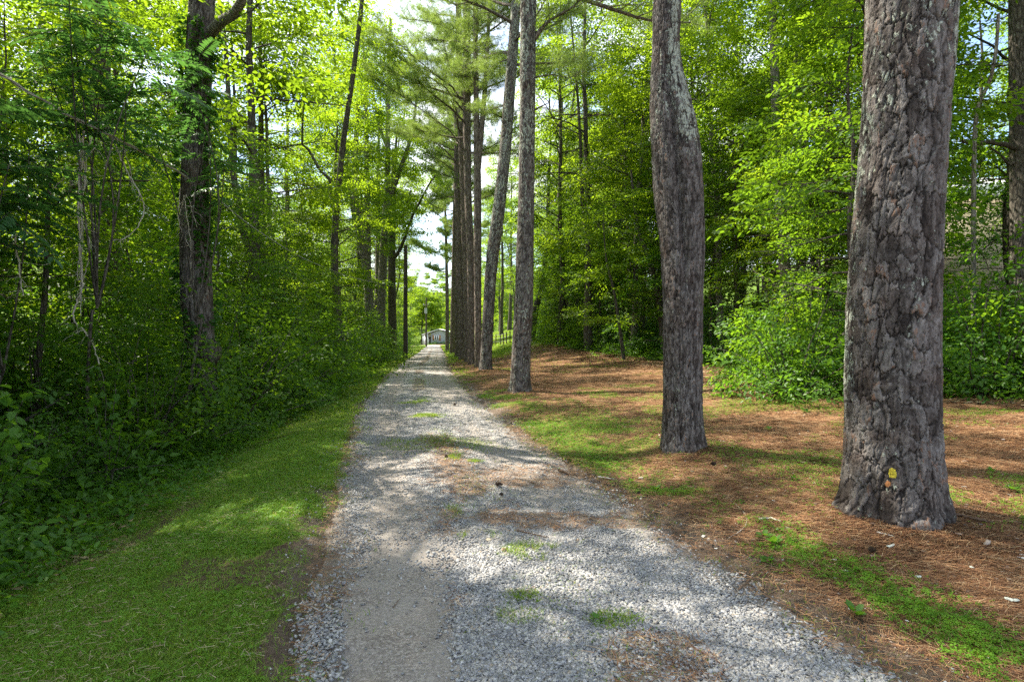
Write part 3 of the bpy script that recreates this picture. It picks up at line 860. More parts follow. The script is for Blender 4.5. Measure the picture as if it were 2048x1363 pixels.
def gen_shrub(seed, H=2.4, W=1.6, stems=26, mat='leaf_shrub', leaf=.205, spray=.5, nleaf=11, dens=9, droop=.25, roll=.45):
    r = rng(seed); wood = MB()
    pos = []; yaw = []; pit = []; sc = []
    for k in range(stems):
        a = k * 2.39996 + r.normal(0, .3); e = (k + .5) / stems
        tilt = .15 + 1.05 * e
        L = H * (1.12 - .42 * e) * (.75 + .4 * r.random())
        p0 = (math.cos(a) * W * .28 * e, math.sin(a) * W * .28 * e, -.1)
        B = wander(p0, (math.cos(a) * math.sin(tilt), math.sin(a) * math.sin(tilt), math.cos(tilt)), L, 8, r, .10, -.09 * e)
        B[:, 2] = np.maximum(B[:, 2], .03)
        wood.tube(B, np.linspace(.012 + .006 * H, .003, 9), 5)
        n = int(dens * L)
        for j in range(n):
            q = .18 + .82 * (j + r.random()) / n; fj = q * 8; ii = min(int(fj), 7)
            b = B[ii] + (B[ii + 1] - B[ii]) * (fj - ii)
            off = r.normal(0, .14 * W, 3) * np.array([1, 1, .6]); ya = a + r.normal(0, 1.1)
            c = b + off; c[2] = max(c[2], .04)
            pos.append(c); yaw.append(ya); pit.append(r.normal(.12, .3)); sc.append(spray * (.7 + .6 * r.random()))
    pos = np.array(pos)
    return wood.mesh('stems', [M['bark_wood']], smooth=True), sprays_mesh('foliage', pos, np.array(yaw), np.array(pit), np.array(sc), M[mat], seed + 5, nleaf, leaf, roll=roll, droop=droop)

TALL = [gen_tree(201, 18, .19, .22, 3.3, 40, .17, .80, mat='leaf_a'),
        gen_tree(202, 20, .22, .26, 3.6, 42, .17, .82, mat='leaf_c', fork=1),
        gen_tree(203, 16, .15, .16, 2.8, 38, .16, .78, mat='leaf_b', lean=(.06, .02)),
        gen_tree(204, 19, .18, .30, 3.4, 40, .18, .82, mat='leaf_c', lean=(-.04, .03), bark='bark_pale'),
        gen_tree(205, 21, .24, .24, 3.8, 44, .17, .84, mat='leaf_a', fork=1)]
MID = [gen_tree(221, 7.5, .055, .14, 2.2, 26, .17, .62, mat='leaf_a', rise=.25, pitch0=.14),
       gen_tree(222, 9.0, .07, .12, 2.5, 30, .16, .66, mat='leaf_b', rise=.3, lean=(.05, 0)),
       gen_tree(223, 6.2, .05, .12, 2.1, 24, .19, .60, mat='leaf_shrub', rise=.15, pitch0=.2),
       gen_tree(224, 8.2, .06, .16, 2.3, 28, .17, .64, mat='leaf_c', rise=.3)]
TSH = gen_shrub(245, 4.6, 2.6, 40, spray=.62, leaf=.19, dens=9)
SHR = [gen_shrub(241, 2.5, 1.8, 26), gen_shrub(242, 1.8, 1.5, 24, leaf=.24, spray=.42),
       gen_shrub(243, 3.2, 2.0, 30, mat='leaf_b', spray=.58), gen_shrub(244, 1.3, 1.3, 22, leaf=.27, spray=.36, dens=11)]

def plant(kind, parts, meshes, x, y, label, cat, group=None, rz=0, sc=1, dz=0, wide=1):
    e = empty(kind, (x, y, g1(x, y) + dz), label, cat, group, rz, sc)
    e.scale = (sc * wide, sc * wide, sc)
    for nme, me in zip(parts, meshes):
        obj(nme, me, e)
    return e

rr = random.Random(5)
# --- wood left of the drive
def dl(y): return road_x(y) - HW - verge_w(y)
SKIP_T = [(-6.4, 12.0, 2.0), (-10.2, 16.3, 1.6)]
def ok(x, y, lst, m=1.0):
    return all((x - a) ** 2 + (y - b) ** 2 > (c * m) ** 2 for a, b, c in lst)
ORD = ('first second third fourth fifth sixth seventh eighth ninth tenth eleventh twelfth thirteenth fourteenth fifteenth sixteenth seventeenth '
       'eighteenth nineteenth twentieth').split()
def ordw(n):
    if n < 20: return ORD[n]
    t_, u_ = divmod(n + 1, 10)
    tens = {2: 'twenty', 3: 'thirty', 4: 'forty', 5: 'fifty'}[t_]
    return tens + '-' + ORD[u_ - 1] if u_ else {2: 'twentieth', 3: 'thirtieth', 4: 'fortieth', 5: 'fiftieth'}[t_]
ROWN = [None, 0]
def rowlab(look, x, y):
    if abs(x) > y * .86 or y < 2: ROWN[1] += 1; return '%s out of sight, %s %s' % (look, ordw(ROWN[1] - 1), ROWN[0])
    ROWN[1] += 1
    return '%s, %s %s' % (look, ordw(ROWN[1] - 1), ROWN[0])
def hscale(x, y):
    return .60 + .52 * float(sstep(12, 16, y)) - .17 * float(sstep(20, 28, y)) + .12 * float(sstep(36, 46, y))
def row(y0, y1, step, off, jit, fn, name='in its row', back=0):
    y = y0; ROWN[0] = name; ROWN[1] = 0
    while y < y1:
        yj = y + rr.uniform(-.35, .35) * step
        fn(float(dl(yj)) - off - rr.uniform(0, jit) - back * float(sstep(18, 12, yj)) * (yj > 4), yj)
        y += step
GLT = 'trees of the wood beside the mown verge'
LOOKT = ['dark-barked leafy tree', 'forked tall tree', 'slightly tilting slim tree', 'pale-barked leafy tree', 'broad forked tree']
LOOKM = ['layered young maple', 'narrow young hickory', 'drooping large-leaved sapling', 'bright airy sapling']
LOOKS = ['rounded shrub', 'low shrub', 'tall arching shrub', 'small big-leaved shrub']
def tl(x, y):
    if not ok(x, y, SKIP_T): return
    k = rr.randrange(5)
    plant('broadleaf_tree', ('trunk', 'crown'), TALL[k], x, y, rowlab(LOOKT[k], x, y), 'tree', GLT, rr.random() * 6.28, rr.uniform(.9, 1.1) * hscale(x, y), wide=1.12)
row(-7, 30, 4.9, 2.6, 1.2, tl, 'along the ditch-edge row of tall trees', 1.8)
for (x, y, k_, q, lab) in ((-12.4, 8.6, 0, 1.0, 'unseen dark-barked tree added behind the near ditch end to shade the drive'), (-9.5, 6.2, 1, .95, 'unseen forked tree added off the near ditch end to shade the drive'), (-6.6, 3.6, 4, .62, 'unseen broad tree added off the near ditch end to shade the drive')):
    plant('broadleaf_tree', ('trunk', 'crown'), TALL[k_], x, y, lab, 'tree', GLT, x, q, wide=1.1)  # out-of-view trees, added to cast shade on the near drive
row(31, 112, 8.6, 1.6, 1.6, tl, 'at the ditch edge past the leaning tree')
row(-6, 60, 6.6, 6.8, 2.2, tl, 'in the second row back from the ditch')
row(4, 70, 6.4, 11.5, 2.5, tl, 'in the third row back from the ditch')
row(8, 80, 5.6, 17.5, 3, tl, 'in the fourth row back from the ditch')
row(14, 80, 7, 25, 4, tl, 'in the deepest row back from the ditch')
row(60, 110, 7, 8, 4, tl, 'of the trees behind the far utility pole')
GLM = 'slender understorey trees beside the ditch'
def ml(x, y):
    if not ok(x, y, SKIP_T, .8): return
    k = rr.randrange(4)
    plant('understorey_tree', ('trunk', 'crown'), MID[k], x, y, rowlab(LOOKM[k], x, y), 'tree', GLM, rr.random() * 6.28, rr.uniform(.8, 1.1))
row(3.5, 45, 3.5, 1.9, 1.4, ml, 'along the ditch under the tall trees', 2.2)
row(3, 50, 3.6, 5.0, 2, ml, 'in the shade one row behind the ditch', .8)
row(6, 50, 4.4, 9.5, 2.5, ml, 'in the shade two rows behind the ditch')
row(10, 60, 5, 15, 3, ml, 'in the shade three rows behind the ditch')
row(45, 108, 5.0, 1.6, 1.6, ml, 'along the ditch beyond the near utility pole')
GLS = 'shrubs along the ditch'
def sl(x, y):
    k = rr.choice([0, 0, 1, 2, 2, 3])
    plant('shrub', ('stems', 'foliage'), SHR[k], x, y, rowlab(LOOKS[k], x, y), 'shrub', GLS, rr.random() * 6.28, rr.uniform(.8, 1.2) * (.62 if y < 13 and x > dl(y) - 2.2 else 1))
row(4.2, 60, 1.5, .75, .7, sl, 'along the front of the ditch')
row(4.2, 60, 2.0, 2.6, 1.2, sl, 'behind the front shrubs of the ditch')
row(5, 60, 3.0, 5.5, 2, sl, 'under the trees behind the ditch')
row(60, 112, 4, .8, 1.0, sl, 'along the verge beyond the near utility pole')
row(6, 60, 4.2, 9.5, 3, sl, 'deep in the shade behind the ditch')
def ts(x, y):
    plant('shrub', ('stems', 'foliage'), TSH, x, y, rowlab('tall leafy thicket', x, y), 'shrub', 'tall thickets behind the ditch', rr.random() * 6.28, rr.uniform(.8, 1.15))
row(5, 44, 3.1, 3.4, 1.0, ts, 'behind the ditch shrubs', .6)
row(8, 60, 5.0, 15, 3, sl, 'deepest in the wood behind the ditch')

HIGH = gen_tree(272, 20.5, .2, .56, 3.9, 22, .17, .85, mat='leaf_a')  # crown kept above the frame; an unseen tree added to shade the near drive
plant('broadleaf_tree', ('trunk', 'crown'), HIGH, -9.0, 8.6, 'unseen high-crowned bare-stemmed tree added off the near ditch end to shade the drive', 'tree', GLT, 1.0, 1.0)
OVER = gen_tree(271, 29, .34, .47, 5.6, 46, .18, .95, mat='leaf_c', bark='bark_pale', fork=1)
for (x, y, lab) in ((-12.9, 57, 'very tall tree whose high crown leans over the drive beyond the near utility pole'), (-10.9, 46, 'very tall tree whose high crown leans over the drive beside the near utility pole'),
                    (-15.6, 74, 'very tall tree with a high crown halfway to the far utility pole')):
    plant('broadleaf_tree', ('trunk', 'crown'), OVER, x, y, lab, 'tree', GLT, x * 1.7, 1.0)

# --- wood right of the needle-covered clearing
GRT = 'trees of the wood behind the pine clearing'
def wr(y0, y1, step, off, jit, fn, name='in its row'):
    y = y0; ROWN[0] = name; ROWN[1] = 0
    while y < y1:
        yj = y + rr.uniform(-.35, .35) * step
        fn(float(wood_r(yj)) + off + rr.uniform(0, jit), yj)
        y += step
NOTCH = [(9.0, 60, 2.2)]
def tr(x, y):
    if not ok(x, y, NOTCH): return
    k = rr.choice([0, 1, 2, 3, 4, 0, 3])
    plant('broadleaf_tree', ('trunk', 'crown'), TALL[k], x, y, rowlab(LOOKT[k], x, y), 'tree', GRT, rr.random() * 6.28, rr.uniform(.85, 1.12))
wr(6, 80, 3.9, 2.2, 1.3, tr, 'along the far edge of the clearing')
wr(6, 80, 4.6, 6.0, 2.2, tr, 'one row into the wood behind the clearing')
wr(4, 80, 5.5, 11, 3, tr, 'two rows into the wood behind the clearing')
wr(4, 80, 7.0, 18, 4, tr, 'three rows into the wood behind the clearing')
wr(8, 90, 9.0, 26, 5, tr, 'deepest in the wood behind the clearing')
GRM = 'slender understorey trees behind the pine clearing'
def mr(x, y):
    k = rr.randrange(4)
    plant('understorey_tree', ('trunk', 'crown'), MID[k], x, y, rowlab(LOOKM[k], x, y), 'tree', GRM, rr.random() * 6.28, rr.uniform(.9, 1.35))
wr(14.5, 75, 2.3, .9, 1.6, mr, 'along the edge of the lit needles')
wr(6, 75, 3.4, 4.0, 3, mr, 'behind the edge of the lit needles')
wr(6, 70, 5.5, 9, 3, mr, 'far behind the edge of the lit needles')
GRS = 'shrubs behind the pine clearing'
def sr_(x, y):
    k = rr.choice([0, 1, 1, 2, 3])
    plant('shrub', ('stems', 'foliage'), SHR[k], x, y, rowlab(LOOKS[k], x, y), 'shrub', GRS, rr.random() * 6.28, rr.uniform(.65, 1.05))
wr(15.5, 75, 2.0, .6, .8, sr_, 'along the foot of the wood by the needles')
wr(7, 75, 2.6, 2.8, 1.4, sr_, 'a step into the wood by the needles')
wr(7, 70, 3.6, 6, 2, sr_, 'under the trees behind the clearing')
wr(8, 60, 4.6, 10, 3, sr_, 'deep under the trees behind the clearing')
for (x, y, k, s, lab) in ((5.9, 12.6, 0, .85, 'rounded dark shrub bulging out of the wood just behind the thick pine, large leaves'),
                          (6.9, 13.6, 2, .80, 'taller shrub behind the rounded one that bulges into the clearing'),
                          (9.3, 11.6, 0, 1.0, 'broad dense shrub at the clearing edge past the thick pine'),
                          (10.9, 11.4, 2, .9, 'tall shrub at the end of the clearing, leaves down to the needles'),
                          (8.2, 12.6, 1, 1.1, 'low spreading shrub half hidden by the thick pine'),
                          (12.6, 10.6, 0, 1.1, 'outermost shrub of the clearing edge past the thick pine')):
    plant('shrub', ('stems', 'foliage'), SHR[k], x, y, lab, 'shrub', 'shrubs bulging into the clearing', rr.random() * 6.28, s)
ROWN[0] = 'between the straight and bent pines'; ROWN[1] = 0
for (x, y, k, q) in ((4.6, 36, 1, 1.35), (3.4, 42, 0, 1.5), (6.8, 34, 3, 1.3), (4.4, 50, 4, 1.6), (8.6, 40, 2, 1.4), (9.8, 33, 0, 1.25), (3.6, 62, 1, 1.6)):
    plant('broadleaf_tree', ('trunk', 'crown'), TALL[k], x, y, rowlab(LOOKT[k], x, y), 'tree', 'very tall trees between the straight and bent pines', rr.random() * 6.28, q, wide=.85)
for (x, y, k) in ((-1.5, 84, 0), (.8, 90, 2), (-3.5, 96, 3), (-.5, 104, 4), (3, 98, 1), (-2.2, 112, 0)):
    ROWN[0] = 'closing the rise beyond the fence'; ROWN[1] = (0 if x == -1.5 and y == 84 else ROWN[1])
    plant('broadleaf_tree', ('trunk', 'crown'), TALL[k], x, y, rowlab(LOOKT[k], x, y), 'tree', 'trees closing the rise beyond the fence', rr.random() * 6.28, rr.uniform(1.2, 1.5))

# --- far trees on the rising ground behind the house
FAR = [gen_tree(261, 15, .2, .12, 4.6, 34, .26, 1.3, mat='far_leaf', nleaf=12), gen_tree(262, 13, .2, .10, 4.2, 32, .26, 1.2, mat='leaf_c', nleaf=12)]
GF = 'trees on the hill behind the grey house'
ROWN[0] = 'of the trees counted up the hill behind the house'; ROWN[1] = 0
for y0, n, xa, xb in ((168, 9, -48, 8), (190, 11, -60, 22), (215, 12, -75, 35), (245, 13, -85, 45), (280, 14, -95, 60)):
    for i in range(n):
        x = xa + (xb - xa) * (i + rr.uniform(.1, .9)) / n; y = y0 + rr.uniform(-7, 7)
        plant('hillside_tree', ('trunk', 'crown'), FAR[rr.randrange(2)], x, y, 'hillside tree, %s across in the %s tier behind the house' % (ordw(i), ordw({168: 0, 190: 1, 215: 2, 245: 3, 280: 4}[y0])), 'tree', GF, rr.random() * 6.28, rr.uniform(.8, 1.25))
for (x, y, s) in ((-26, 118, .8), (-31, 126, .9), (-34, 140, .9), (-23, 112, .7), (-4, 128, .8), (1, 120, .8), (5, 135, .9), (-1, 142, .8), (9, 112, .8), (6, 98, .75), (10, 90, .8)):
    plant('broadleaf_tree', ('trunk', 'crown'), FAR[rr.randrange(2)], x, y, 'bushy tree near the grey house, %s' % ('%s from the hill %s' % (ordw(sorted(((-26, 118), (-31, 126), (-34, 140), (-23, 112)) if x < -12 else ((-4, 128), (1, 120), (5, 135), (-1, 142), (9, 112), (6, 98), (10, 90)), key=lambda q: -q[1]).index((x, y))), 'on the pole side' if x < -12 else 'on the pine side')), 'tree', 'trees around the grey house', rr.random() * 6, s)

# ------------------------------------------------------------------ the row of pines
def worley(U, Vv, pu, seed):
    """cellular pattern periodic in U with period pu; returns F1, F2 and a random value per cell"""
    iu, iv = np.floor(U), np.floor(Vv)
    b1 = np.full(U.shape, 9.0); b2 = np.full(U.shape, 9.0); cr = np.zeros(U.shape)
    for du in (-1, 0, 1):
        for dv in (-1, 0, 1):
            cu, cv = iu + du, iv + dv
            wu = np.mod(cu, pu)
            px = cu + .12 + .76 * _hash(wu, cv, seed); py = cv + .12 + .76 * _hash(wu, cv, seed + 7)
            d = np.hypot(px - U, py - Vv)
            h = _hash(wu, cv, seed + 13)
            new = d < b1
            b2 = np.where(new, b1, np.minimum(b2, d)); cr = np.where(new, h, cr); b1 = np.where(new, d, b1)
    return b1, b2, cr

def bark_trunk(name, C, Rd, nseg, dz, seed, plate=(.05, .14), amp=.016, flare=.28, groove=None, lich=None, mat='bark_pine'):
    """C: centre points (with z), Rd: radii, both as control points; a deeply fissured trunk surface"""
    C = np.array(C, float); Rd = np.array(Rd, float)
    zs = np.arange(C[0, 2], C[-1, 2], dz)
    # smooth interpolation of the control points
    def sm(vals):
        a = np.interp(zs, C[:, 2], vals); k = max(1, int(.28 / dz)); k += 1 - k % 2
        pad = np.concatenate([np.full(k // 2, a[0]), a, np.full(k // 2, a[-1])])
        return np.convolve(pad, np.ones(k) / k, 'valid')
    cx, cy, rr_ = sm(C[:, 0]), sm(C[:, 1]), sm(Rd)
    th = np.linspace(0, 2 * math.pi, nseg, endpoint=False)
    TH, ZZ = np.meshgrid(th, zs); RRr = rr_[:, None] * np.ones_like(TH)
    h = ZZ - (zs[0] + .35)
    pu = max(6, round(2 * math.pi * Rd[len(Rd) // 2] / plate[0]))
    U = TH / (2 * math.pi) * pu; Vv = ZZ / plate[1]
    wu = (fbm(np.cos(TH) * 3 + 9, ZZ * 3 + np.sin(TH) * 3, seed, 3) - .5); wv = (fbm(np.cos(TH) * 4 + 3, ZZ * 6 + np.sin(TH) * 4, seed + 3, 3) - .5)
    U2 = U + wu * 1.2; V2 = Vv + wv * .9
    fine_ = fbm(U2 * 6.1, V2 * 9.3, seed + 21, 3) - .5
    jag = fbm(U * 5.3, Vv * 9.1, seed + 90, 3) - .5
    U2 = U2 + jag * .42; V2 = V2 + (fbm(U * 6.1 + 3, Vv * 8.3, seed + 91, 3) - .5) * .34
    f1, f2, cr = worley(U2, V2, pu, seed)
    e = f2 - f1
    crack = sstep(.0, .11, e + fine_ * .06)
    a1, a2, cr3 = worley(U2 * 2, V2 * 2.6 + wv * 2, pu * 2, seed + 77)
    flk = sstep(.0, .12, a2 - a1)
    # larger vertical furrows
    pu2 = max(4, pu // 3)
    U3 = TH / (2 * math.pi) * pu2 + wu * .9; V3 = ZZ / (plate[1] * 5) + wv * .6
    g1_, g2_, cr2 = worley(U3, V3, pu2, seed + 31)
    fur = sstep(.0, .15, g2_ - g1_)
    fine = fbm(U2 * 3.1, V2 * 5.3, seed + 41, 3) - .5
    saw = 1 - np.mod(V2 * 1.35 + cr * 3 + wu * .8, 1)
    big_ = fbm(U * .9, Vv * .22, seed + 95, 2) - .5
    disp = amp * (crack * (.75 + .40 * cr + .35 * saw) + .45 * flk * (.5 + cr3) + .45 * fur + fine * .12 + fine_ * .25 + big_ * .9 - 1.3)
    fl = 1 + flare * np.exp(-np.maximum(h, 0) / .24) * (1 + .42 * np.cos(TH * 5 + seed + .8 * np.sin(TH)) + .28 * np.cos(TH * 3 + 1.3 * seed) + .2 * np.cos(TH * 9)) + .03 * np.cos(TH * 2 + seed)
    rad = RRr * fl + disp
    if groove is not None:
        rad = rad + groove(TH, ZZ) * RRr
    V = np.stack([cx[:, None] + rad * np.cos(TH), cy[:, None] + rad * np.sin(TH), ZZ], -1)
    n, m = len(zs), nseg
    i = np.arange(n - 1)[:, None] * m; j = np.arange(m)[None]; k = (j + 1) % m
    Qf = np.stack([i + j, i + k, i + m + k, i + m + j], -1).reshape(-1, 4)
    li = lich(TH, ZZ) if lich is not None else .35 * np.ones_like(TH)
    li = np.clip(li + (fbm(TH * 2.2, ZZ * 1.6, seed + 60, 3) - .5) * .7, 0, 1)
    return mesh_np(name, V, Qf, [M[mat]], {'crack': np.minimum(np.minimum(sstep(-.02, .15, e), .15 + .85 * fur), .40 + .60 * flk), 'plate': .6 * cr + .4 * cr3, 'lichen': li}, smooth=True)

def pine_foliage(pos, yaw, pit, sc, seed, nn=30, wd=.010):
    """needle tufts"""
    r = rng(seed); Vs = []
    n = len(pos)
    Vall = []
    for v in range(4):
        k = np.arange(n) % 4 == v
        if not k.any(): continue
        a = r.random(nn) * 6.283; el = r.uniform(-.2, 1.2, nn); L = r.uniform(.7, 1.1, nn); x0 = r.uniform(-.9, .15, nn)
        d = np.stack([np.sin(el), np.cos(el) * np.cos(a), np.cos(el) * np.sin(a)], -1) * L[:, None]
        b = np.stack([x0, 0 * x0, 0 * x0], -1)
        w = np.cross(d, r.normal(0, 1, (nn, 3))); w = w / np.linalg.norm(w, axis=1)[:, None] * wd * 1.45
        tri = np.stack([b + w, b - w, b + d], 1).reshape(-1, 3)
        Vall.append(place(tri, rotm(yaw[k], pit[k], r.random(k.sum()) * 6), pos[k], sc[k]).reshape(-1, 3))
    V = np.concatenate(Vall)
    return mesh_np('needles', V, np.arange(len(V)).reshape(-1, 3), [M['needle_green']])

def limb_mesh(P, r0, seed, twigs=True):
    """one pine limb with its side twigs; returns wood MB part mesh and tuft positions"""
    r = rng(seed); b = MB(); P = np.array(P, float)
    b.tube(P, np.linspace(r0, r0 * .25, len(P)), 7, cap=True)
    pos = []; yaw = []; pit = []
    L = np.linalg.norm(np.diff(P, axis=0), axis=1).sum()
    if twigs:
        n = max(5, int(L * 4.6))
        for j in range(n):
            q = .25 + .75 * (j + r.random()) / n; fj = q * (len(P) - 1); ii = min(int(fj), len(P) - 2)
            c = P[ii] + (P[ii + 1] - P[ii]) * (fj - ii)
            a = math.atan2(P[ii + 1][1] - P[ii][1], P[ii + 1][0] - P[ii][0]) + (1 if j % 2 else -1) * r.uniform(.35, 1.1)
            T = wander(c, (math.cos(a), math.sin(a), r.uniform(.0, .6)), L * .30 * (1.2 - .6 * q) * r.uniform(.6, 1.3) + .25, 4, r, .13, .04)
            b.tube(T, np.linspace(r0 * .22 + .004, .004, 5), 4)
            for e in (1, 2, 3, 4, 4):
                for _ in range(2):
                    pos.append(T[e] + r.normal(0, .10, 3)); yaw.append(a + r.normal(0, .9)); pit.append(r.uniform(-1.0, .2))
        for _ in range(4):
            pos.append(P[-1] + r.normal(0, .12, 3)); yaw.append(r.random() * 6); pit.append(r.uniform(-1, .2))
    return b, pos, yaw, pit

PTREES = []
def pine(label, C, Rd, seed, nseg=64, dz=.05, plate=(.05, .14), amp=.012, crown_from=8.0, crown_n=26, reach=3.2, limbs=(), mat='bark_pine',
         groove=None, lich=None, flare=.22, fork=None, detail=True, tuft=.24, stubs=(), wd=.010):
    """C in world coordinates; the last control point is the tree top"""
    C = [Vector(c) for c in C]; bx, by = C[0].x, C[0].y; bz = g1(bx, by)
    e = empty('pine_tree', (bx, by, bz), label, 'pine tree', 'old pines lining the gravel drive')
    L = [(c.x - bx, c.y - by, c.z - bz) for c in C]
    L[0] = (L[0][0], L[0][1], -.35)
    if detail:
        me = bark_trunk('trunk', L, Rd, nseg, dz, seed, plate, amp, flare, groove, lich, mat)
    else:
        b = MB(); LL = np.array(L); zz = np.concatenate([[-.35, 0, .2, .5], np.linspace(1, L[-1][2], 34)])
        P = np.stack([np.interp(zz, LL[:, 2], LL[:, 0]), np.interp(zz, LL[:, 2], LL[:, 1]), zz], -1)
        rad = np.interp(zz, LL[:, 2], Rd) * (1 + flare * np.exp(-np.maximum(zz, 0) / .4))
        b.tube(P, rad, 14); me = b.mesh('trunk', [M[mat]], smooth=True)
    obj('trunk', me, e)
    LL = np.array(L)
    def on(z): return np.array([np.interp(z, LL[:, 2], LL[:, 0]), np.interp(z, LL[:, 2], LL[:, 1]), z]), np.interp(z, LL[:, 2], Rd)
    r = rng(seed + 9); pos, yaw, pit = [], [], []
    H = L[-1][2]
    if fork is not None:
        zf, tgt, rf = fork; p0, rb = on(zf); t = np.linspace(0, 1, 12)[:, None]
        tg = np.array(tgt) - np.array([bx, by, bz])
        P = p0[None] * (1 - t) + tg[None] * t + np.array([0, 0, 0])[None]
        P[:, 0] += np.sin(t[:, 0] * math.pi) * (tg[0] - p0[0]) * .25
        b = MB(); b.tube(P, np.linspace(rf, .03, 12), 12); obj('second_stem', b.mesh('second_stem', [M['bark_far']], smooth=True), e)
        for k in range(10):
            q = .35 + .65 * k / 10; c = P[int(q * 11)]; a = r.random() * 6.28; ll = reach * .6 * (1.2 - .7 * q)
            B = wander(c, (math.cos(a), math.sin(a), .25), ll, 5, r, .1, .03)
            lb, p_, y_, t_ = limb_mesh(B, .03, seed * 3 + k); obj('limb', lb.mesh('limb', [M['bark_far']], smooth=True), e)
            pos += p_; yaw += y_; pit += t_
    for k in range(crown_n):
        u = k / max(1, crown_n - 1); z = crown_from + (H - crown_from) * u ** .9 * .98; c, rb = on(z)
        a = k * 2.39996 + r.normal(0, .4); ll = reach * (1.0 - .72 * u ** 1.5) * r.uniform(.65, 1.25)
        el = r.uniform(-.1, .35) + .5 * u
        B = wander(c, (math.cos(a) * math.cos(el), math.sin(a) * math.cos(el), math.sin(el)), ll, 6, r, .11, .035)
        lb, p_, y_, t_ = limb_mesh(B, min(rb * .4, .018 + .014 * ll), seed * 7 + k)
        obj('limb', lb.mesh('limb', [M['bark_far']], smooth=True), e)
        pos += p_; yaw += y_; pit += t_
    for k, (P, r0, tw) in enumerate(limbs):
        P = [np.array(p) - np.array([bx, by, bz]) for p in P]
        P = np.array(P); t = np.linspace(0, 1, 9); tp = np.linspace(0, 1, len(P))
        P = np.stack([np.interp(t, tp, P[:, i_]) for i_ in range(3)], -1)
        lb, p_, y_, t_ = limb_mesh(P, r0, seed * 11 + k, tw)
        obj('limb' if tw else 'branch_stub', lb.mesh('limb', [M['bark_far']], smooth=True), e)
        pos += p_; yaw += y_; pit += t_
    if pos:
        pos = np.array(pos); n = len(pos)
        obj('crown', pine_foliage(pos, np.array(yaw), np.array(pit), np.full(n, tuft) * r.uniform(.8, 1.25, n), seed, wd=wd), e)
    PTREES.append(e)
    return e

def outline(rows, Y, top, rtop, amp=0.0):
    """control points of a round trunk at distance Y whose two edges are seen at (v, left u, right u), continued to its top"""
    C = []; Rd = []
    for v, a, b in rows:
        f1, f2 = math.atan((a - 1024) / F), math.atan((b - 1024) / F)
        ph, hf = (f1 + f2) / 2, (f2 - f1) / 2
        C.append(Vector((Y * math.tan(ph), Y, CAMZ + (HOR - v) / F * Y))); Rd.append(Y / math.cos(ph) * math.sin(hf) + amp)
    C.append(Vector(top)); Rd.append(rtop)
    return C, Rd

# the thick pine
C, Rd = outline([(1055, 1690, 1884), (1000, 1692, 1884), (900, 1692, 1884), (750, 1690, 1882), (600, 1694, 1881), (450, 1706, 1884), (300, 1718, 1894), (150, 1726, 1906), (0, 1731, 1914), (-150, 1738, 1916)],
                5.0, (3.45, 5.1, 21), .06)
p1 = pine('thickest pine, deep plated grey bark with pale lichen, standing alone in red needles', C, Rd, 3, nseg=420, dz=.0095, plate=(.078, .23), amp=.017, crown_from=9, crown_n=24, reach=3.6,
          lich=lambda th, z: .30 + .20 * sstep(2.4, 4.0, z) + .75 * sstep(2.4, 3.8, z) * np.exp(-((np.angle(np.exp(1j * (th + .55)))) / .33) ** 2)
          + .50 * np.exp(-((np.angle(np.exp(1j * (th - 2.75)))) / .40) ** 2) * sstep(.5, 1.2, z) * sstep(3.9, 3.0, z) + .35 * sstep(3.3, 4.1, z) * np.exp(-((np.angle(np.exp(1j * (th + 1.1)))) / .35) ** 2), flare=.20, wd=.006)
# yellow and orange spots low on the thick pine
def spot(u, v, rad, mat, nm, lab):
    tr_ = [c_ for c_ in p1.children if c_.name.startswith('trunk')][0].data; n = len(tr_.vertices); co = np.empty(n * 3, np.float32); tr_.vertices.foreach_get('co', co)
    co = co.reshape(-1, 3).astype(float) + np.array(p1.location)
    px = 1024 + co[:, 0] / co[:, 1] * F; pv = HOR - (co[:, 2] - CAMZ) / co[:, 1] * F
    r = rng(int(u + v)); k = (np.hypot(px - u, (pv - v) * .85) < rad * (.75 + .5 * fbm(px * .12, pv * .12, 3, 3))) & (co[:, 1] < p1.location.y)
    V = co[k] - np.array(p1.location); c0 = np.array([0, 0, 0.]); nr = V.copy(); nr[:, 2] = 0; nr /= np.linalg.norm(nr, axis=1)[:, None]
    m = MB(); e = .007
    for q, d in zip(V, nr):
        tg = np.array([-d[1], d[0], 0]); up = np.array([0, 0, 1.0]); cc = q + d * (.002 + .004 * r.random()); a = r.random() * 3
        t1 = tg * math.cos(a) + up * math.sin(a); t2 = -tg * math.sin(a) + up * math.cos(a)
        m.add([cc - t1 * e, cc - t2 * e, cc + t1 * e, cc + t2 * e, cc + d * .003], [(0, 1, 4), (1, 2, 4), (2, 3, 4), (3, 0, 4)])
    tag(obj(nm, m.mesh(nm, [mat]), p1), lab)
spot(1786, 946, 8, M['yellow'], 'lichen_spot', 'yellow lichen spot near the foot of the trunk')
spot(1777, 968, 5, M['rust'], 'bark_scar', 'small orange patch where bark has flaked')

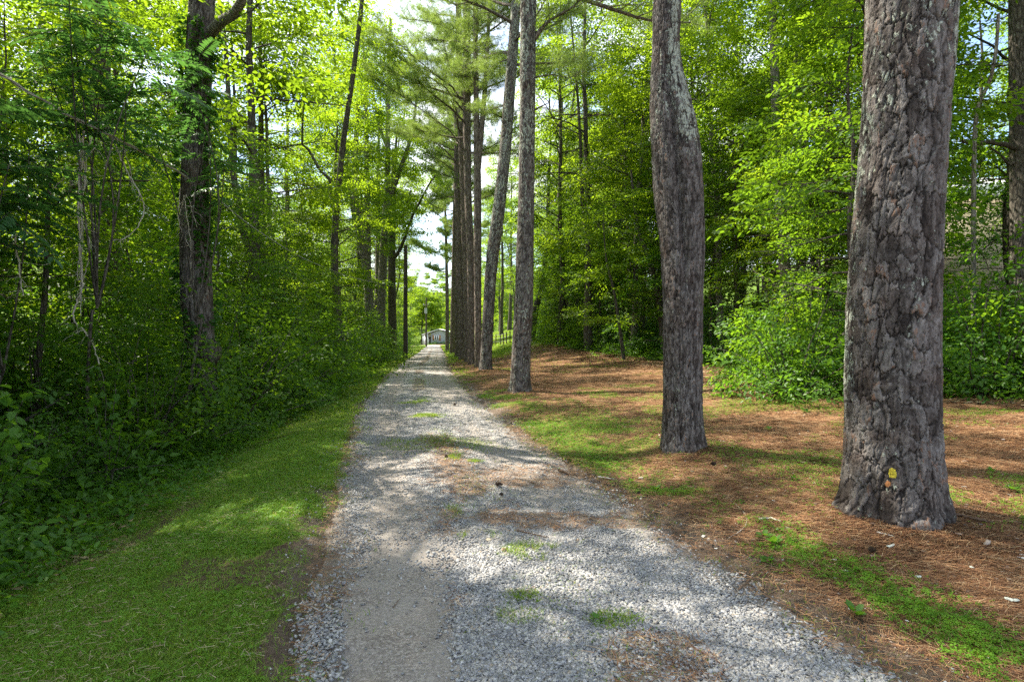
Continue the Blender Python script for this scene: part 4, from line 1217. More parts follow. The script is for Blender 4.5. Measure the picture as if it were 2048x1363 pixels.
# the bent pine with a seam, made of two grown-together stems
def seam(th, z):
    c = -1.78 + .10 * np.sin(z * 1.1)
    g = np.exp(-((np.angle(np.exp(1j * (th - c)))) / .17) ** 2)
    g2 = np.exp(-((np.angle(np.exp(1j * (th - c - 3.0)))) / .25) ** 2)
    w = sstep(1.9, 2.6, z) * sstep(5.2, 4.4, z)
    return -(g * .34 + g2 * .3) * w + .05 * w * np.cos(2 * (th - c - 1.57))
C, Rd = outline([(905, 1330, 1403), (850, 1328, 1402), (750, 1329, 1403), (650, 1329, 1403), (560, 1327, 1404), (500, 1325, 1405), (440, 1318, 1404), (390, 1312, 1402), (340, 1309, 1399), (300, 1307, 1396),
                 (260, 1305, 1391), (220, 1303, 1382), (180, 1303, 1370), (140, 1304, 1361), (90, 1306, 1356), (0, 1308, 1360), (-120, 1318, 1366), (-300, 1335, 1380)], 7.75, (2.6, 7.9, 18), .05)
pine('bent pine with a long seam down its trunk and pale lichen at the bend', C, Rd, 14, nseg=220, dz=.016, plate=(.036, .10), amp=.014, crown_from=8.0, crown_n=30, reach=3.7,
     groove=seam, lich=lambda th, z: .25 + .60 * sstep(3.2, 4.4, z) * sstep(7.5, 5.2, z) * np.exp(-((np.angle(np.exp(1j * (th + 1.05 + .25 * (z - 4.5))))) / .50) ** 2) + .2 * sstep(3, 4, z), flare=.24, wd=.007)
# straight pine
C, Rd = outline([(780, 1020, 1059), (740, 1022, 1060), (650, 1027, 1063), (600, 1030, 1066), (500, 1033, 1067), (400, 1037, 1068), (200, 1040, 1070), (0, 1041, 1072), (-200, 1044, 1070)], 16.6, (.7, 16.9, 22), .06)
pine('straight speckled pine standing between the bent pine and the leaning one', C, Rd, 23, nseg=130, dz=.03, plate=(.045, .10), amp=.013, crown_from=11.3, crown_n=42, reach=5.0,
     lich=lambda th, z: .46 + .22 * sstep(4, 8, z), flare=.22, wd=.008,
     limbs=[([at(1064, 88, 16.6), at(1082, 60, 16.5), at(1100, 42, 16.4), at(1140, 20, 16.2), at(1175, -10, 16)], .07, True),
            ([at(1062, 225, 16.6), at(1080, 215, 16.4), at(1099, 206, 16.2)], .035, False),
            ([at(1062, 158, 16.6), at(1100, 150, 16.2), at(1140, 158, 15.8), at(1180, 140, 15.3)], .022, True)])
# leaning pine
C, Rd = outline([(740, 959, 983), (700, 961, 984), (640, 965, 987), (600, 967, 990), (560, 969, 992), (500, 974, 999), (450, 981, 1006), (400, 988, 1012), (300, 999, 1022), (200, 1007, 1029), (100, 1016, 1036), (0, 1024, 1042), (-200, 1036, 1050)], 26.8, (1.5, 27, 27), .05)
pine('leaning pine that curves up and over, beside the straight speckled one', C, Rd, 34, nseg=80, dz=.05, plate=(.06, .14), amp=.016, crown_from=13.5, crown_n=36, reach=4.8, lich=lambda th, z: .46 + .22 * sstep(1, 8, z) + 0 * th, flare=.16, wd=.011,
     limbs=[([at(1016, 120, 26.8), at(990, 130, 26.4), at(965, 155, 26)], .03, True), ([at(1010, 210, 26.8), at(985, 220, 26.6), at(958, 222, 26)], .03, True)])
# further pines of the row
def far_pine(lab, rows, Y, top, seed, **kw):
    C, Rd = outline(rows, Y, top, .05)
    kw.setdefault('crown_from', 12); kw.setdefault('mat', 'bark_far')
    return pine(lab, C, Rd, seed, detail=False, flare=.12, **kw)
def LU(Y, *pts): return [at(u, v, Y + d) for u, v, d in pts]
far_pine('forked brown pine, seventh along the row from the road, two stems above its fork', [(733, 949, 963), (650, 949, 963), (500, 947, 963), (380, 948, 963), (270, 947, 960), (200, 947, 958), (100, 946, 957), (0, 946, 956)],
         30.5, (-1.8, 30.5, 27), 41, crown_from=14, reach=3.6, fork=(9.8, at(982, -160, 30.5), .16), wd=.013)
far_pine('sunlit pine with long drooping limbs reaching over the drive', [(724, 936, 949), (600, 935, 949), (500, 933, 948), (380, 928, 943), (250, 926, 942), (120, 926, 942), (0, 926, 940)], 34, (-2.8, 34, 28), 42,
         crown_from=12, crown_n=26, reach=4.2, wd=.013, tuft=.27,
         limbs=[(LU(34, (930, 215, 0), (905, 175, -1), (870, 150, -2), (820, 108, -3), (770, 62, -4)), .06, True),
                (LU(34, (928, 225, 0), (890, 175, -1), (850, 150, -1.5), (790, 108, -2), (745, 90, -2)), .05, True),
                (LU(34, (928, 300, 0), (900, 262, -.5), (850, 225, -1), (800, 190, -2), (760, 165, -2.5)), .045, True),
                (LU(34, (930, 75, 0), (900, 60, -.5), (860, 45, -1), (810, 40, -1.5)), .05, True)])
far_pine('sunlit pine just behind the one with long limbs', [(718, 928, 940), (600, 926, 939), (500, 923, 936), (380, 920, 933), (250, 915, 929), (120, 913, 925), (0, 911, 923)], 38, (-4.2, 38, 28), 43, crown_from=13, reach=3.8, wd=.015,
         limbs=[(LU(38, (918, 330, 0), (880, 290, -.5), (830, 270, -1), (790, 265, -1)), .045, True), (LU(38, (916, 210, 0), (880, 195, -.5), (840, 205, -1), (800, 190, -1)), .045, True)])
far_pine('dark pine, middle one of the crowded far trunks, dead limbs on one side', [(714, 917, 930), (600, 915, 928), (480, 911, 924), (381, 908, 921), (250, 908, 918), (150, 907, 915)], 43, (-4.3, 43, 21), 44, crown_from=11, reach=3.4, wd=.016,
         limbs=[(LU(43, (912, 345, 0), (880, 320, -1), (845, 308, -1.5), (810, 300, -2)), .04, False), (LU(43, (912, 290, 0), (870, 262, -1), (830, 255, -1.5)), .04, True)])
far_pine('dark ivy-tinged pine behind the crowded trunks', [(710, 909, 921), (600, 909, 920), (480, 910, 921), (350, 911, 922), (250, 912, 921)], 50, (-4.6, 50, 26), 45, crown_from=13, reach=3.2, wd=.018)
far_pine('last broad dark pine beside the patch of lit grass', [(701, 899, 911), (620, 901, 911), (500, 904, 912), (400, 906, 913)], 60, (-5.7, 60, 24), 46, crown_from=12, reach=3.0, wd=.02)
far_pine('thin grey open-crowned pine at the far end of the row, nearest the house', [(695, 890.5, 898.5), (600, 891, 898), (480, 889.5, 895), (400, 888, 892.5)], 74, (-8.2, 74, 25), 47, crown_from=9, crown_n=30, reach=4.2, wd=.02, tuft=.32)

# ------------------------------------------------------------------ single trees that stand out
# large ivy-covered trunk with a burl
Yb = 12.0
rows = [(880, 383, 438), (770, 385, 436), (700, 374, 430), (600, 362, 426), (450, 360, 420), (300, 365, 418), (150, 373, 425), (0, 379, 432), (-150, 388, 436)]
C, Rd = outline(rows, Yb, (-6.0, 12.3, 19), .06)
bx, by = C[0].x, C[0].y; bz = g1(bx, by)
big = empty('oak_tree', (bx, by, bz), 'massive dark oak trunk with a burl low on its side, hung with ivy', 'tree')
L = [(c.x - bx, c.y - by, c.z - bz) for c in C]; L[0] = (L[0][0], L[0][1], -.4)
obj('trunk', bark_trunk('trunk', L, Rd, 150, .03, 71, (.030, .16), .014, .12, lich=lambda th, z: .25 + 0 * th, mat='bark_pine'), big)
# burl
bb = MB(); u_ = np.linspace(0, 2 * math.pi, 26, endpoint=False); w_ = np.linspace(-1.45, 1.45, 15)
bc = at(420, 706, Yb - .12) - Vector((bx, by, bz))
U_, W_ = np.meshgrid(u_, w_)
q_ = .21 * (1 + .22 * (fbm(U_ * 1.5, W_ * 2, 4, 3) - .5))
Vb = np.stack([bc[0] + q_ * np.cos(W_) * np.cos(U_), bc[1] + q_ * np.cos(W_) * np.sin(U_), bc[2] + q_ * 1.35 * np.sin(W_)], -1)
i_ = np.arange(14)[:, None] * 26; j_ = np.arange(26)[None]; k_ = (j_ + 1) % 26
obj('burl', mesh_np('burl', Vb, np.stack([i_ + j_, i_ + k_, i_ + 26 + k_, i_ + 26 + j_], -1).reshape(-1, 4), [M['bark_wood']], smooth=True), big)
lb = MB()
lb.tube(np.array([Vector(p) - Vector((bx, by, bz)) for p in (at(420, 70, Yb), at(446, 44, Yb - .5), at(470, 30, Yb - 1), at(485, 5, Yb - 1.3), at(500, -60, Yb - 1.6))]), [.11, .10, .09, .08, .06], 10)
obj('limb', lb.mesh('limb', [M['bark_pale']], smooth=True), big)
wood_, crown_ = gen_tree(291, 17, .02, .36, 3.3, 26, .17, .82, mat='leaf_a', dens=.7)
cr_ = obj('crown', crown_, big); cr_.location = (.4, .2, .8)
# ivy on the oak
def ivy(e_c, Rtrunk, z0, z1, n, seed, name, label, cx=0.0, side=None):
    r = rng(seed); b = MB(); Vs = []
    base = Vector(e_c)
    for k in range(7):
        a = r.uniform(-3.0, .2); z = np.linspace(z0, z1, 22); aa = a + np.cumsum(r.normal(0, .12, 22))
        P = np.stack([np.interp(z, Rtrunk[2], Rtrunk[0]) + np.cos(aa) * (np.interp(z, Rtrunk[2], Rtrunk[3]) + .012),
                      np.interp(z, Rtrunk[2], Rtrunk[1]) + np.sin(aa) * (np.interp(z, Rtrunk[2], Rtrunk[3]) + .012), z], -1)
        b.tube(P, .008, 5)
    a = r.uniform(-3.2, .3, n); z = r.uniform(z0, z1, n)
    keep = fbm(a * 1.6, z * .9, seed, 3) + .10 * (np.abs(a + .35) < .7) > .50
    a, z = a[keep], z[keep]; n = len(a)
    rr2 = np.interp(z, Rtrunk[2], Rtrunk[3]) + r.uniform(.02, .16, n)
    pos = np.stack([np.interp(z, Rtrunk[2], Rtrunk[0]) + np.cos(a) * rr2, np.interp(z, Rtrunk[2], Rtrunk[1]) + np.sin(a) * rr2, z], -1)
    Mx = rotm(a + r.normal(0, .7, n), .35 + r.normal(0, .35, n), r.normal(0, .5, n))
    V = place(HEART, Mx, pos, r.uniform(.05, .10, n)).reshape(-1, 3)
    q = (np.arange(n)[:, None, None] * 8 + np.array([(0, 1, 2, 3), (0, 3, 4, 5), (0, 5, 6, 7)])[None]).reshape(-1, 4)
    e = empty(name, e_c, label, 'ivy')
    obj('stems', b.mesh('stems', [M['bark_wood']]), e)
    obj('leaves', mesh_np('leaves', V, q, [M['leaf_ivy']]), e)
La = np.array(L)
ivy((bx, by, bz), (La[:, 0], La[:, 1], La[:, 2], np.array(Rd)), .5, 8.4, 5200, 81, 'ivy', 'ivy climbing the massive oak trunk with the burl')

def stem_tree(label, pts, Y, r0, r1, seed, mat='bark_wood', branches=(), crown=None, kind='broadleaf_tree', group=None, cat='tree'):
    """a visible leaning or forked stem, drawn through its own points in space, with a crown on top"""
    P = [at(u, v, Y + d) for u, v, d in pts]
    bx, by = P[0].x, P[0].y; bz = g1(bx, by)
    e = empty(kind, (bx, by, bz), label, cat, group)
    o0 = Vector((bx, by, bz))
    A = np.array([p - o0 for p in P]); A[0, 2] = -.3
    t = np.linspace(0, 1, 30); tp = np.linspace(0, 1, len(A)); A = np.stack([np.interp(t, tp, A[:, k]) for k in range(3)], -1)
    A[2:-2] = (A[:-4] + A[1:-3] + A[2:-2] + A[3:-1] + A[4:]) / 5
    b = MB(); b.tube(A, np.linspace(r0, r1, 30), 10)
    obj('trunk', b.mesh('trunk', [M[mat]], smooth=True), e)
    for bp, ra, rb in branches:
        B = np.array([at(u, v, Y + d) - o0 for u, v, d in bp]); bm = MB(); bm.tube(B, np.linspace(ra, rb, len(B)), 7)
        obj('branch', bm.mesh('branch', [M[mat]], smooth=True), e)
    if crown:
        me, sc, dz, (ox, oy) = crown
        c = obj('crown', me, e); c.location = (A[-1][0] * .6 + ox, A[-1][1] * .6 + oy, dz); c.scale = (sc,) * 3
    return e
CR = [t_[1] for t_ in TALL]
stem_tree('dark tree leaning steeply outward, its two bare stems joined halfway up', [(690, 700, 0), (668, 560, 0), (669, 460, 0), (676, 400, 0), (684, 300, 0), (700, 200, -.3), (715, 90, -.6), (728, -20, -1), (735, -120, -1)], 30, .20, .08, 301,
          branches=[([(672, 440, 0), (664, 400, .2), (660, 360, .4), (640, 340, .6), (618, 300, .8), (605, 290, 1), (606, 240, 1.1), (612, 150, 1.2)], .09, .05)], crown=(CR[1], .9, 3.5, (-1.2, 1.5)))
stem_tree('pale grey trunk that forks into a wide V high above the shrubs', [(762, 700, 0), (762, 600, 0), (768, 480, 0), (774, 400, 0), (776, 370, 0), (776, 280, 0), (778, 160, 0), (782, 40, 0)], 49, .38, .12, 302, 'bark_pale',
          branches=[([(774, 400, 0), (790, 370, 0), (804, 330, -.5), (818, 290, -1), (830, 230, -1.4), (838, 150, -1.8)], .24, .07), ([(776, 300, 0), (758, 250, .3), (748, 190, .6), (744, 110, 1)], .15, .06)], crown=(CR[3], 1.3, 3.5, (0, 1)))
stem_tree('dark ivied tree whose long side stems spread towards the sky gap over the drive', [(786, 705, 0), (784, 600, 0), (784, 500, 0), (785, 430, 0), (787, 390, 0), (788, 300, 0)], 54, .40, .2, 303,
          branches=[([(786, 520, 0), (800, 500, -.5), (812, 470, -1), (826, 430, -1.5), (842, 400, -2), (858, 370, -2.5), (872, 350, -3)], .18, .05), ([(787, 450, 0), (800, 440, -.5), (812, 420, -.6), (822, 380, -.6)], .12, .05), ([(787, 390, 0), (790, 330, 0), (795, 250, 0)], .22, .08)],
          crown=(CR[4], 1.2, 3.0, (.6, 0)))
stem_tree('mottled trunk slanting away from the forked pale one, bare to the shrubs', [(744, 690, 0), (737, 560, 0), (726, 500, 0), (715, 440, 0), (710, 400, 0), (712, 300, 0), (716, 200, 0)], 42, .33, .15, 304, 'bark_pale', crown=(CR[0], 1.2, 3, (0, .8)))
stem_tree('thin bare sapling trunk among the hanging dead vines', [(62, 760, 0), (78, 690, 0), (90, 600, 0), (95, 500, 0), (96, 430, 0), (100, 380, 0), (104, 300, .2)], 10.2, .055, .03, 305,
          branches=[([(100, 420, 0), (120, 400, -.1), (150, 375, -.1), (175, 362, -.2), (240, 362, -.2), (300, 362, 0)], .03, .014)], crown=(MID[1][1], .75, -.2, (0, .2)), kind='understorey_tree')
stem_tree('very dark thick trunk half lost in leaves between the sapling and the oak', [(235, 760, 0), (228, 620, 0), (222, 500, 0), (212, 380, 0), (205, 250, 0), (200, 60, 0), (198, -80, 0)], 15.2, .36, .2, 306, crown=(CR[4], 1.0, 2.2, (0, .5)))
# right-hand wood, trunks one can pick out
stem_tree('bowed grey mottled trunk in the wood between the bent and the thick pine', [(1580, 720, 0), (1572, 560, 0), (1562, 450, 0), (1556, 350, 0), (1551, 270, 0), (1550, 200, 0), (1546, 80, 0), (1540, -60, 0)], 21, .20, .12, 311, 'bark_pale', crown=(CR[0], .95, 4.5, (0, 1.5)))
stem_tree('pale slim trunk leaning beside the bowed grey one', [(1640, 730, 0), (1628, 520, 0), (1622, 440, 0), (1614, 350, 0), (1604, 260, 0), (1598, 200, 0), (1590, 80, 0), (1582, -60, 0)], 24, .15, .10, 312, 'bark_pale', crown=(CR[2], .95, 4.5, (0, 1.5)),
          branches=[([(1626, 460, 0), (1618, 340, .1), (1612, 250, .2)], .05, .03)])
stem_tree('dark heavy trunk with a level limb at the wood edge past the thick pine', [(2046, 790, 0), (2044, 600, 0), (2044, 480, 0), (2042, 300, 0), (2038, 120, 0), (2036, -40, 0)], 14.2, .27, .22, 313, 'bark_wood', crown=(CR[4], .95, 3.2, (0, .8)),
          branches=[([(2040, 300, 0), (2010, 290, -.3), (1975, 284, -.5), (1945, 290, -.6), (1922, 282, -.6)], .07, .03), ([(2040, 320, 0), (2016, 330, -.2), (2000, 310, -.3), (1980, 296, -.4)], .04, .02)])
stem_tree('second dark stem just inside the heavy edge trunk', [(2022, 790, 0), (2022, 600, 0), (2022, 480, 0), (2020, 390, 0), (2018, 300, 0)], 16.5, .11, .08, 314, 'bark_wood', crown=(CR[2], .8, 2, (0, .6)))
stem_tree('dark crooked trunk low between the straight pine and the bent pine', [(1332, 700, 0), (1322, 620, 0), (1310, 560, 0), (1296, 510, 0), (1282, 480, 0), (1270, 430, 0), (1262, 340, 0)], 31, .20, .05, 315, crown=(CR[1], .9, -1, (0, 0)))
stem_tree('thin black sapling slanting up at the edge of the lit needles', [(1249, 712, 0), (1242, 670, 0), (1234, 620, 0), (1226, 570, 0), (1214, 535, 0), (1208, 480, 0), (1206, 420, 0)], 30, .10, .02, 316, crown=(MID[0][1], 1.2, -.2, (0, 0)), kind='understorey_tree')
stem_tree('curved dark stem beside the straight speckled pine, at the lawn edge', [(1062, 690, 0), (1066, 650, 0), (1072, 610, 0), (1084, 580, 0), (1092, 520, 0), (1096, 430, 0), (1098, 330, 0)], 50, .35, .12, 317, crown=(CR[3], 1.0, -1, (2.0, 0)))
stem_tree('reddish dead snag hanging in the leaves just past the thick pine', [(1948, 780, .6), (1946, 500, .6), (1946, 230, .4), (1960, 195, .3), (1976, 170, .2), (1986, 130, 0), (1992, 80, 0), (1994, 30, 0)], 12.5, .05, .03, 318, 'bark_pale', kind='dead_tree')

# ------------------------------------------------------------------ pinnate sumac sprays at the left
def frond_proto(seed, n=11):
    r = rng(seed); pos = []; yaw = []
    for i in range(n):
        t = .12 + .86 * i / (n - 1)
        for s in (-1, 1):
            pos.append((t, s * .012, -.22 * t * t)); yaw.append(s * (1.15 - .35 * t))
    pos.append((1.0, 0, -.22)); yaw.append(0)
    pos = np.array(pos); k = len(pos)
    lf = LEAF * np.array([1, .62, 1])
    return place(lf, rotm(np.array(yaw), .25 + r.normal(0, .12, k), r.normal(0, .15, k)), pos, .25 * (1 - .4 * np.abs(pos[:, 0] - .45)) * r.uniform(.85, 1.1, k)).reshape(-1, 3)
FP = [frond_proto(s) for s in (1, 2, 3)]
def sumac(label, x, y, hubs, seed, nf=13, fl=(.55, .95)):
    r = rng(seed); z = g1(x, y); e = empty('sumac', (x, y, z), label, 'sumac', 'sumacs with feathery leaves'); b = MB(); Vs = []
    mc = np.mean([(a_ - x, b_ - y, c_ - z) for a_, b_, c_ in hubs], 0); mc[2] = .45 * min(c_ - z for a_, b_, c_ in hubs)
    b.tube(wander((0, 0, -.2), mc + np.array([0, 0, .2]), np.linalg.norm(mc) + .2, 6, r, .02), np.linspace(.032, .022, 7), 7)
    for hx, hy, hz in hubs:
        h = np.array([hx - x, hy - y, hz - z]); t = np.linspace(0, 1, 9)[:, None]
        P = mc[None] * (1 - t) + h[None] * t; P[:, 0] += np.sin(t[:, 0] * 3.14) * r.normal(0, .25); P[:, 1] += np.sin(t[:, 0] * 3.14) * r.normal(0, .25)
        b.tube(P, np.linspace(.016, .007, 9), 6)
        n = nf; a = np.arange(n) * 2.4 + r.random() * 6; d = np.linspace(0, .7, n)
        pos = h[None] - np.stack([0 * d, 0 * d, d], -1) + r.normal(0, .04, (n, 3))
        sc = r.uniform(fl[0], fl[1], n)
        pit = -.25 + .5 * d / .7 + r.normal(0, .15, n)
        Vs.append(place(FP[int(r.integers(3))], rotm(a, pit, r.normal(0, .25, n)), pos, sc).reshape(-1, 3))
        for k in range(n):
            m = rotm(np.array([a[k]]), np.array([pit[k]]), np.array([0.]))[0]
            q = np.array([(tt, 0, -.22 * tt * tt) for tt in (0, .35, .7, 1)]) @ m.T * sc[k] + pos[k]
            b.tube(q, .004, 4)
    V = np.concatenate(Vs); q = (np.arange(len(V) // 6)[:, None, None] * 6 + LEAFQ[None]).reshape(-1, 4)
    obj('stems', b.mesh('stems', [M['bark_wood']]), e); obj('fronds', mesh_np('fronds', V, q, [M['leaf_sumac']]), e)
sumac('sumac whose big feathery leaves fan out low beside the dead vines', -8.0, 8.6, [tuple(at(20, 330, 7.9)), tuple(at(-40, 400, 8.0)), tuple(at(60, 300, 8.6)), tuple(at(-20, 200, 8.2))], 401, 15, (.6, 1.0))
sumac('tall sumac with long feathery leaves in front of the oak, upper tier', -6.9, 9.6, [tuple(at(150, 80, 8.8)), tuple(at(230, 20, 9.2)), tuple(at(140, -30, 8.6)), tuple(at(255, 180, 9.6)), tuple(at(300, 100, 9.4)), tuple(at(180, 200, 9.2)), tuple(at(95, 140, 9))], 402, 13, (.5, .85))
sumac('slim sumac whose feathery leaves cross the oak trunk', -5.9, 10.6, [tuple(at(385, 170, 10.6)), tuple(at(420, 240, 10.9)), tuple(at(400, 110, 11.0)), tuple(at(300, 240, 10.2)), tuple(at(450, 320, 11.4))], 403, 11, (.45, .75))

# heart-leaved vine at the lower left
def heart_plant(name, label, x, y, tips, seed, size=(.07, .12), per=22, mat='leaf_vine', cat='vine', down=.55):
    r = rng(seed); z = g1(x, y); e = empty(name, (x, y, z), label, cat); b = MB(); pos = []; yaw = []
    for tx, ty, tz in tips:
        h = np.array([tx - x, ty - y, tz - z]); t = np.linspace(0, 1, 12)
        P = t[:, None] * h[None]; P[:, 2] = h[2] * np.sin(t * 1.75) / math.sin(1.75) if h[2] > 0 else P[:, 2]
        P += np.concatenate([[[0, 0, 0]], np.cumsum(r.normal(0, .018, (11, 3)), 0)])
        b.tube(P, np.linspace(.007, .002, 12), 5)
        for k in range(per):
            q = .2 + .8 * k / per; fi = q * 11; i = min(int(fi), 10)
            pos.append(P[i] + (P[i + 1] - P[i]) * (fi - i) + r.normal(0, .035, 3)); yaw.append(r.random() * 6.28)
    n = len(pos); pos = np.array(pos); pos[:, 2] = np.maximum(pos[:, 2], .03)
    V = place(HEART, rotm(np.array(yaw), down + r.normal(0, .3, n), r.normal(0, .35, n)), pos, r.uniform(*size, n)).reshape(-1, 3)
    q = (np.arange(n)[:, None, None] * 8 + np.array([(0, 1, 2, 3), (0, 3, 4, 5), (0, 5, 6, 7)])[None]).reshape(-1, 4)
    obj('stems', b.mesh('stems', [M['bark_wood']]), e); obj('leaves', mesh_np('leaves', V, q, [M[mat]]), e)
    return e
heart_plant('vine', 'bright heart-leaved vine trailing over the ditch edge, nearest plant of the dark bushes', -5.3, 6.0,
            [tuple(at(20, 840, 5.4)), tuple(at(60, 870, 5.3)), tuple(at(110, 930, 5.5)), tuple(at(30, 900, 5.2)), tuple(at(80, 960, 5.4)), tuple(at(0, 800, 5.5)), tuple(at(50, 800, 5.9)), tuple(at(-20, 880, 5.1)), tuple(at(95, 885, 5.6))], 421, (.07, .125), 20)
heart_plant('vine', 'grape vine with large pale leaves low among the ditch shrubs', -5.4, 8.0,
            [tuple(at(240, 760, 7.6)), tuple(at(280, 800, 7.4)), tuple(at(200, 740, 7.8)), tuple(at(260, 840, 7.2)), tuple(at(330, 850, 7.6)), tuple(at(180, 800, 7.5))], 422, (.07, .12), 16, 'leaf_shrub')
heart_plant('magnolia_sapling', 'large-leaved sapling in the shade left of the shrub behind the thick pine', 5.6, 16.0,
            [tuple(at(1540, 640, 15.5)), tuple(at(1580, 620, 15.6)), tuple(at(1600, 660, 15.4)), tuple(at(1560, 680, 15.2)), tuple(at(1520, 670, 15.8)), tuple(at(1620, 640, 15.6))], 423, (.18, .30), 16, 'leaf_shrub', 'sapling')

# ditch-side weeds (ground cover nobody could count)
def weeds(name, x, y, r, mat, sc, label, n=9, leaf=.26, h=.12):
    z = gz(x, y) + r.random(len(x)) * h
    yaw = r.random(len(x)) * 6.283
    me = sprays_mesh(name, np.stack([x, y, z], -1), yaw, r.normal(-.35, .35, len(x)), sc * (.6 + .8 * r.random(len(x))), M[mat], int(len(x)) % 97 + 3, n, leaf, roll=.3)
    return tag(obj(name, me), label, None, None, 'stuff')
wd_ = lambda x, y: sstep(.62, .98, (-rd(x, y) - HW) / verge_w(y) + (fbm(x, y, 66, 3) - .5) * .25) * np.interp(y, [4, 20, 60], [.9, .9, .9])
x, y, r = scatter(5200, lambda y: road_x(y) - HW - verge_w(y) * 1.75, lambda y: road_x(y) - HW - verge_w(y) * .7, 3.2, 30, wd_, 151, 1.3)
weeds('undergrowth', x, y, r, 'leaf_shrub', .26, 'low weeds and creepers lining the ditch', h=.16)
x, y, r = scatter(2600, lambda y: road_x(y) - HW - verge_w(y) * 1.75, lambda y: road_x(y) - HW - verge_w(y) * .62, 3.2, 14, wd_, 152, 1.3)
weeds('undergrowth', x, y, r, 'leaf_vine', .17, 'pale creeping leaves at the edge of the mown verge', 7, .34, .06)
x, y, r = scatter(5200, lambda y: wood_r(y) - 2.6, lambda y: wood_r(y) + 7, 8, 50, lambda x, y: sstep(-2.2, .8, x - wood_r(y)) * .9, 153, 1.3)
weeds('undergrowth', x, y, r, 'leaf_shrub', .42, 'low green plants at the foot of the wood behind the clearing', h=.25)

# ------------------------------------------------------------------ utility poles, wire, dead vines
def pole(label, x, y, top, r, group):
    z = g1(x, y); e = empty('utility_pole', (x, y, z), label, 'utility pole', group)
    b = MB(); P = np.array([(0, 0, -.4), (0, 0, 0), (0, 0, (top - z) * .5), (.02, 0, top - z)]); b.tube(P, [r, r, r * .88, r * .74], 16, cap=True)
    obj('shaft', b.mesh('shaft', [M['pole_wood']], smooth=True), e)
    return e, z
pa = at(811, 718, 47.0)
e1, z1 = pole('dark bare utility pole at the verge, the nearer of the two poles', pa.x, 47.0, at(811, 490, 47).z, .19, 'utility poles beside the drive')
b = MB(); wz = at(811, 574, 47).z - z1
b.box((-.05, -.26, wz - .05), (.05, -.10, wz + .07)); b.tube([(0, -.2, wz + .02), (0, -.32, wz + .02)], .035, 8, cap=True)
obj('insulator', b.mesh('insulator', [M['metal']]), e1)
b = MB(); b.tube([(.19, -.05, .1), (.18, -.05, 2.6)], .02, 6, cap=True); obj('ground_wire_guard', b.mesh('ground_wire_guard', [M['metal']]), e1)
pb = at(852.5, 693, 110.0)
e2, z2 = pole('thin far utility pole in front of the grey house, with a crossarm bracket', pb.x, 110.0, at(852, 595, 110).z, .17, 'utility poles beside the drive')
zt = at(852, 595, 110).z - z2
b = MB(); b.box((-.55, -.08 - .12, zt - 1.45), (.55, .06 - .12, zt - 1.30)); obj('crossarm', b.mesh('crossarm', [M['pole_grey']]), e2)
b = MB(); b.tube([(.0, -.45, zt - 2.9), (.0, -.45, zt - 1.9)], .22, 12, cap=True); b.box((-.05, -.28, zt - 2.7), (.05, -.1, zt - 2.1)); obj('transformer', b.mesh('transformer', [M['metal']]), e2)
for s_ in (-.45, .45):
    b = MB(); b.tube([(s_, -.13, zt - 1.30), (s_, -.13, zt - 1.08)], .05, 8, cap=True); obj('insulator', b.mesh('insulator', [M['white']]), e2)
# service wire from the near pole towards the camera's left
W = np.array([at(-140, 66, 7.2), at(0, 148, 7.9), at(130, 228, 8.8), at(270, 295, 10.0), at(400, 368, 12.0), at(500, 452, 15.5), at(600, 515, 21), at(700, 555, 30), at(806, 576, 46.8)])
tt = np.linspace(0, 1, 70); tp = np.linspace(0, 1, len(W)); Ws = np.stack([np.interp(tt, tp, W[:, k]) for k in range(3)], -1)
for _ in range(6): Ws[1:-1] = (Ws[:-2] + Ws[1:-1] + Ws[2:]) / 3
b = MB(); b.tube(Ws, np.linspace(.010, .016, 70), 6)
tag(obj('overhead_wire', b.mesh('overhead_wire', [M['wire']], smooth=True)), 'overhead wire sagging from the near utility pole through the leaves', 'wire')
rv = rng(77); b = MB()
for k in range(3):
    q = Ws[:36] + np.stack([.02 * np.cos(np.arange(36) * (.9 + .3 * k) + k * 2), .02 * np.cos(np.arange(36) * .8 + k), .022 * np.sin(np.arange(36) * (.9 + .3 * k) + k * 2)], -1)
    b.tube(q, .007, 5)
tag(obj('dead_vine', b.mesh('dead_vine', [M['vine_dead']])), 'dead vine stems twisted along the overhead wire', 'dead vine', 'dead vines hanging on the wire')
def hang(label, strands, Y, seed):
    r = rng(seed); b = MB()
    for pts, r0 in strands:
        P = np.array([at(u, v, Y + r.normal(0, .05)) for u, v in pts]); t = np.linspace(0, 1, len(pts) * 5); tp = np.linspace(0, 1, len(pts))
        Q_ = np.stack([np.interp(t, tp, P[:, k]) for k in range(3)], -1)
        for _ in range(3): Q_[1:-1] = (Q_[:-2] + Q_[1:-1] + Q_[2:]) / 3
        Q_[1:-1] += r.normal(0, .006, Q_[1:-1].shape)
        b.tube(Q_, np.linspace(r0, r0 * .55, len(Q_)) * 1.25, 6)
        for k in range(int(len(Q_) * .5)):
            c = Q_[r.integers(1, len(Q_))]; d = r.normal(0, 1, 3); d[2] = -abs(d[2]) * .6
            T = wander(c, d, r.uniform(.08, .38), 5, r, .28, -.1); b.tube(T, np.linspace(.004, .0015, 6), 4)
    return tag(obj('dead_vine', b.mesh('dead_vine', [M['vine_dead']])), label, 'dead vine', 'dead vines hanging on the wire')
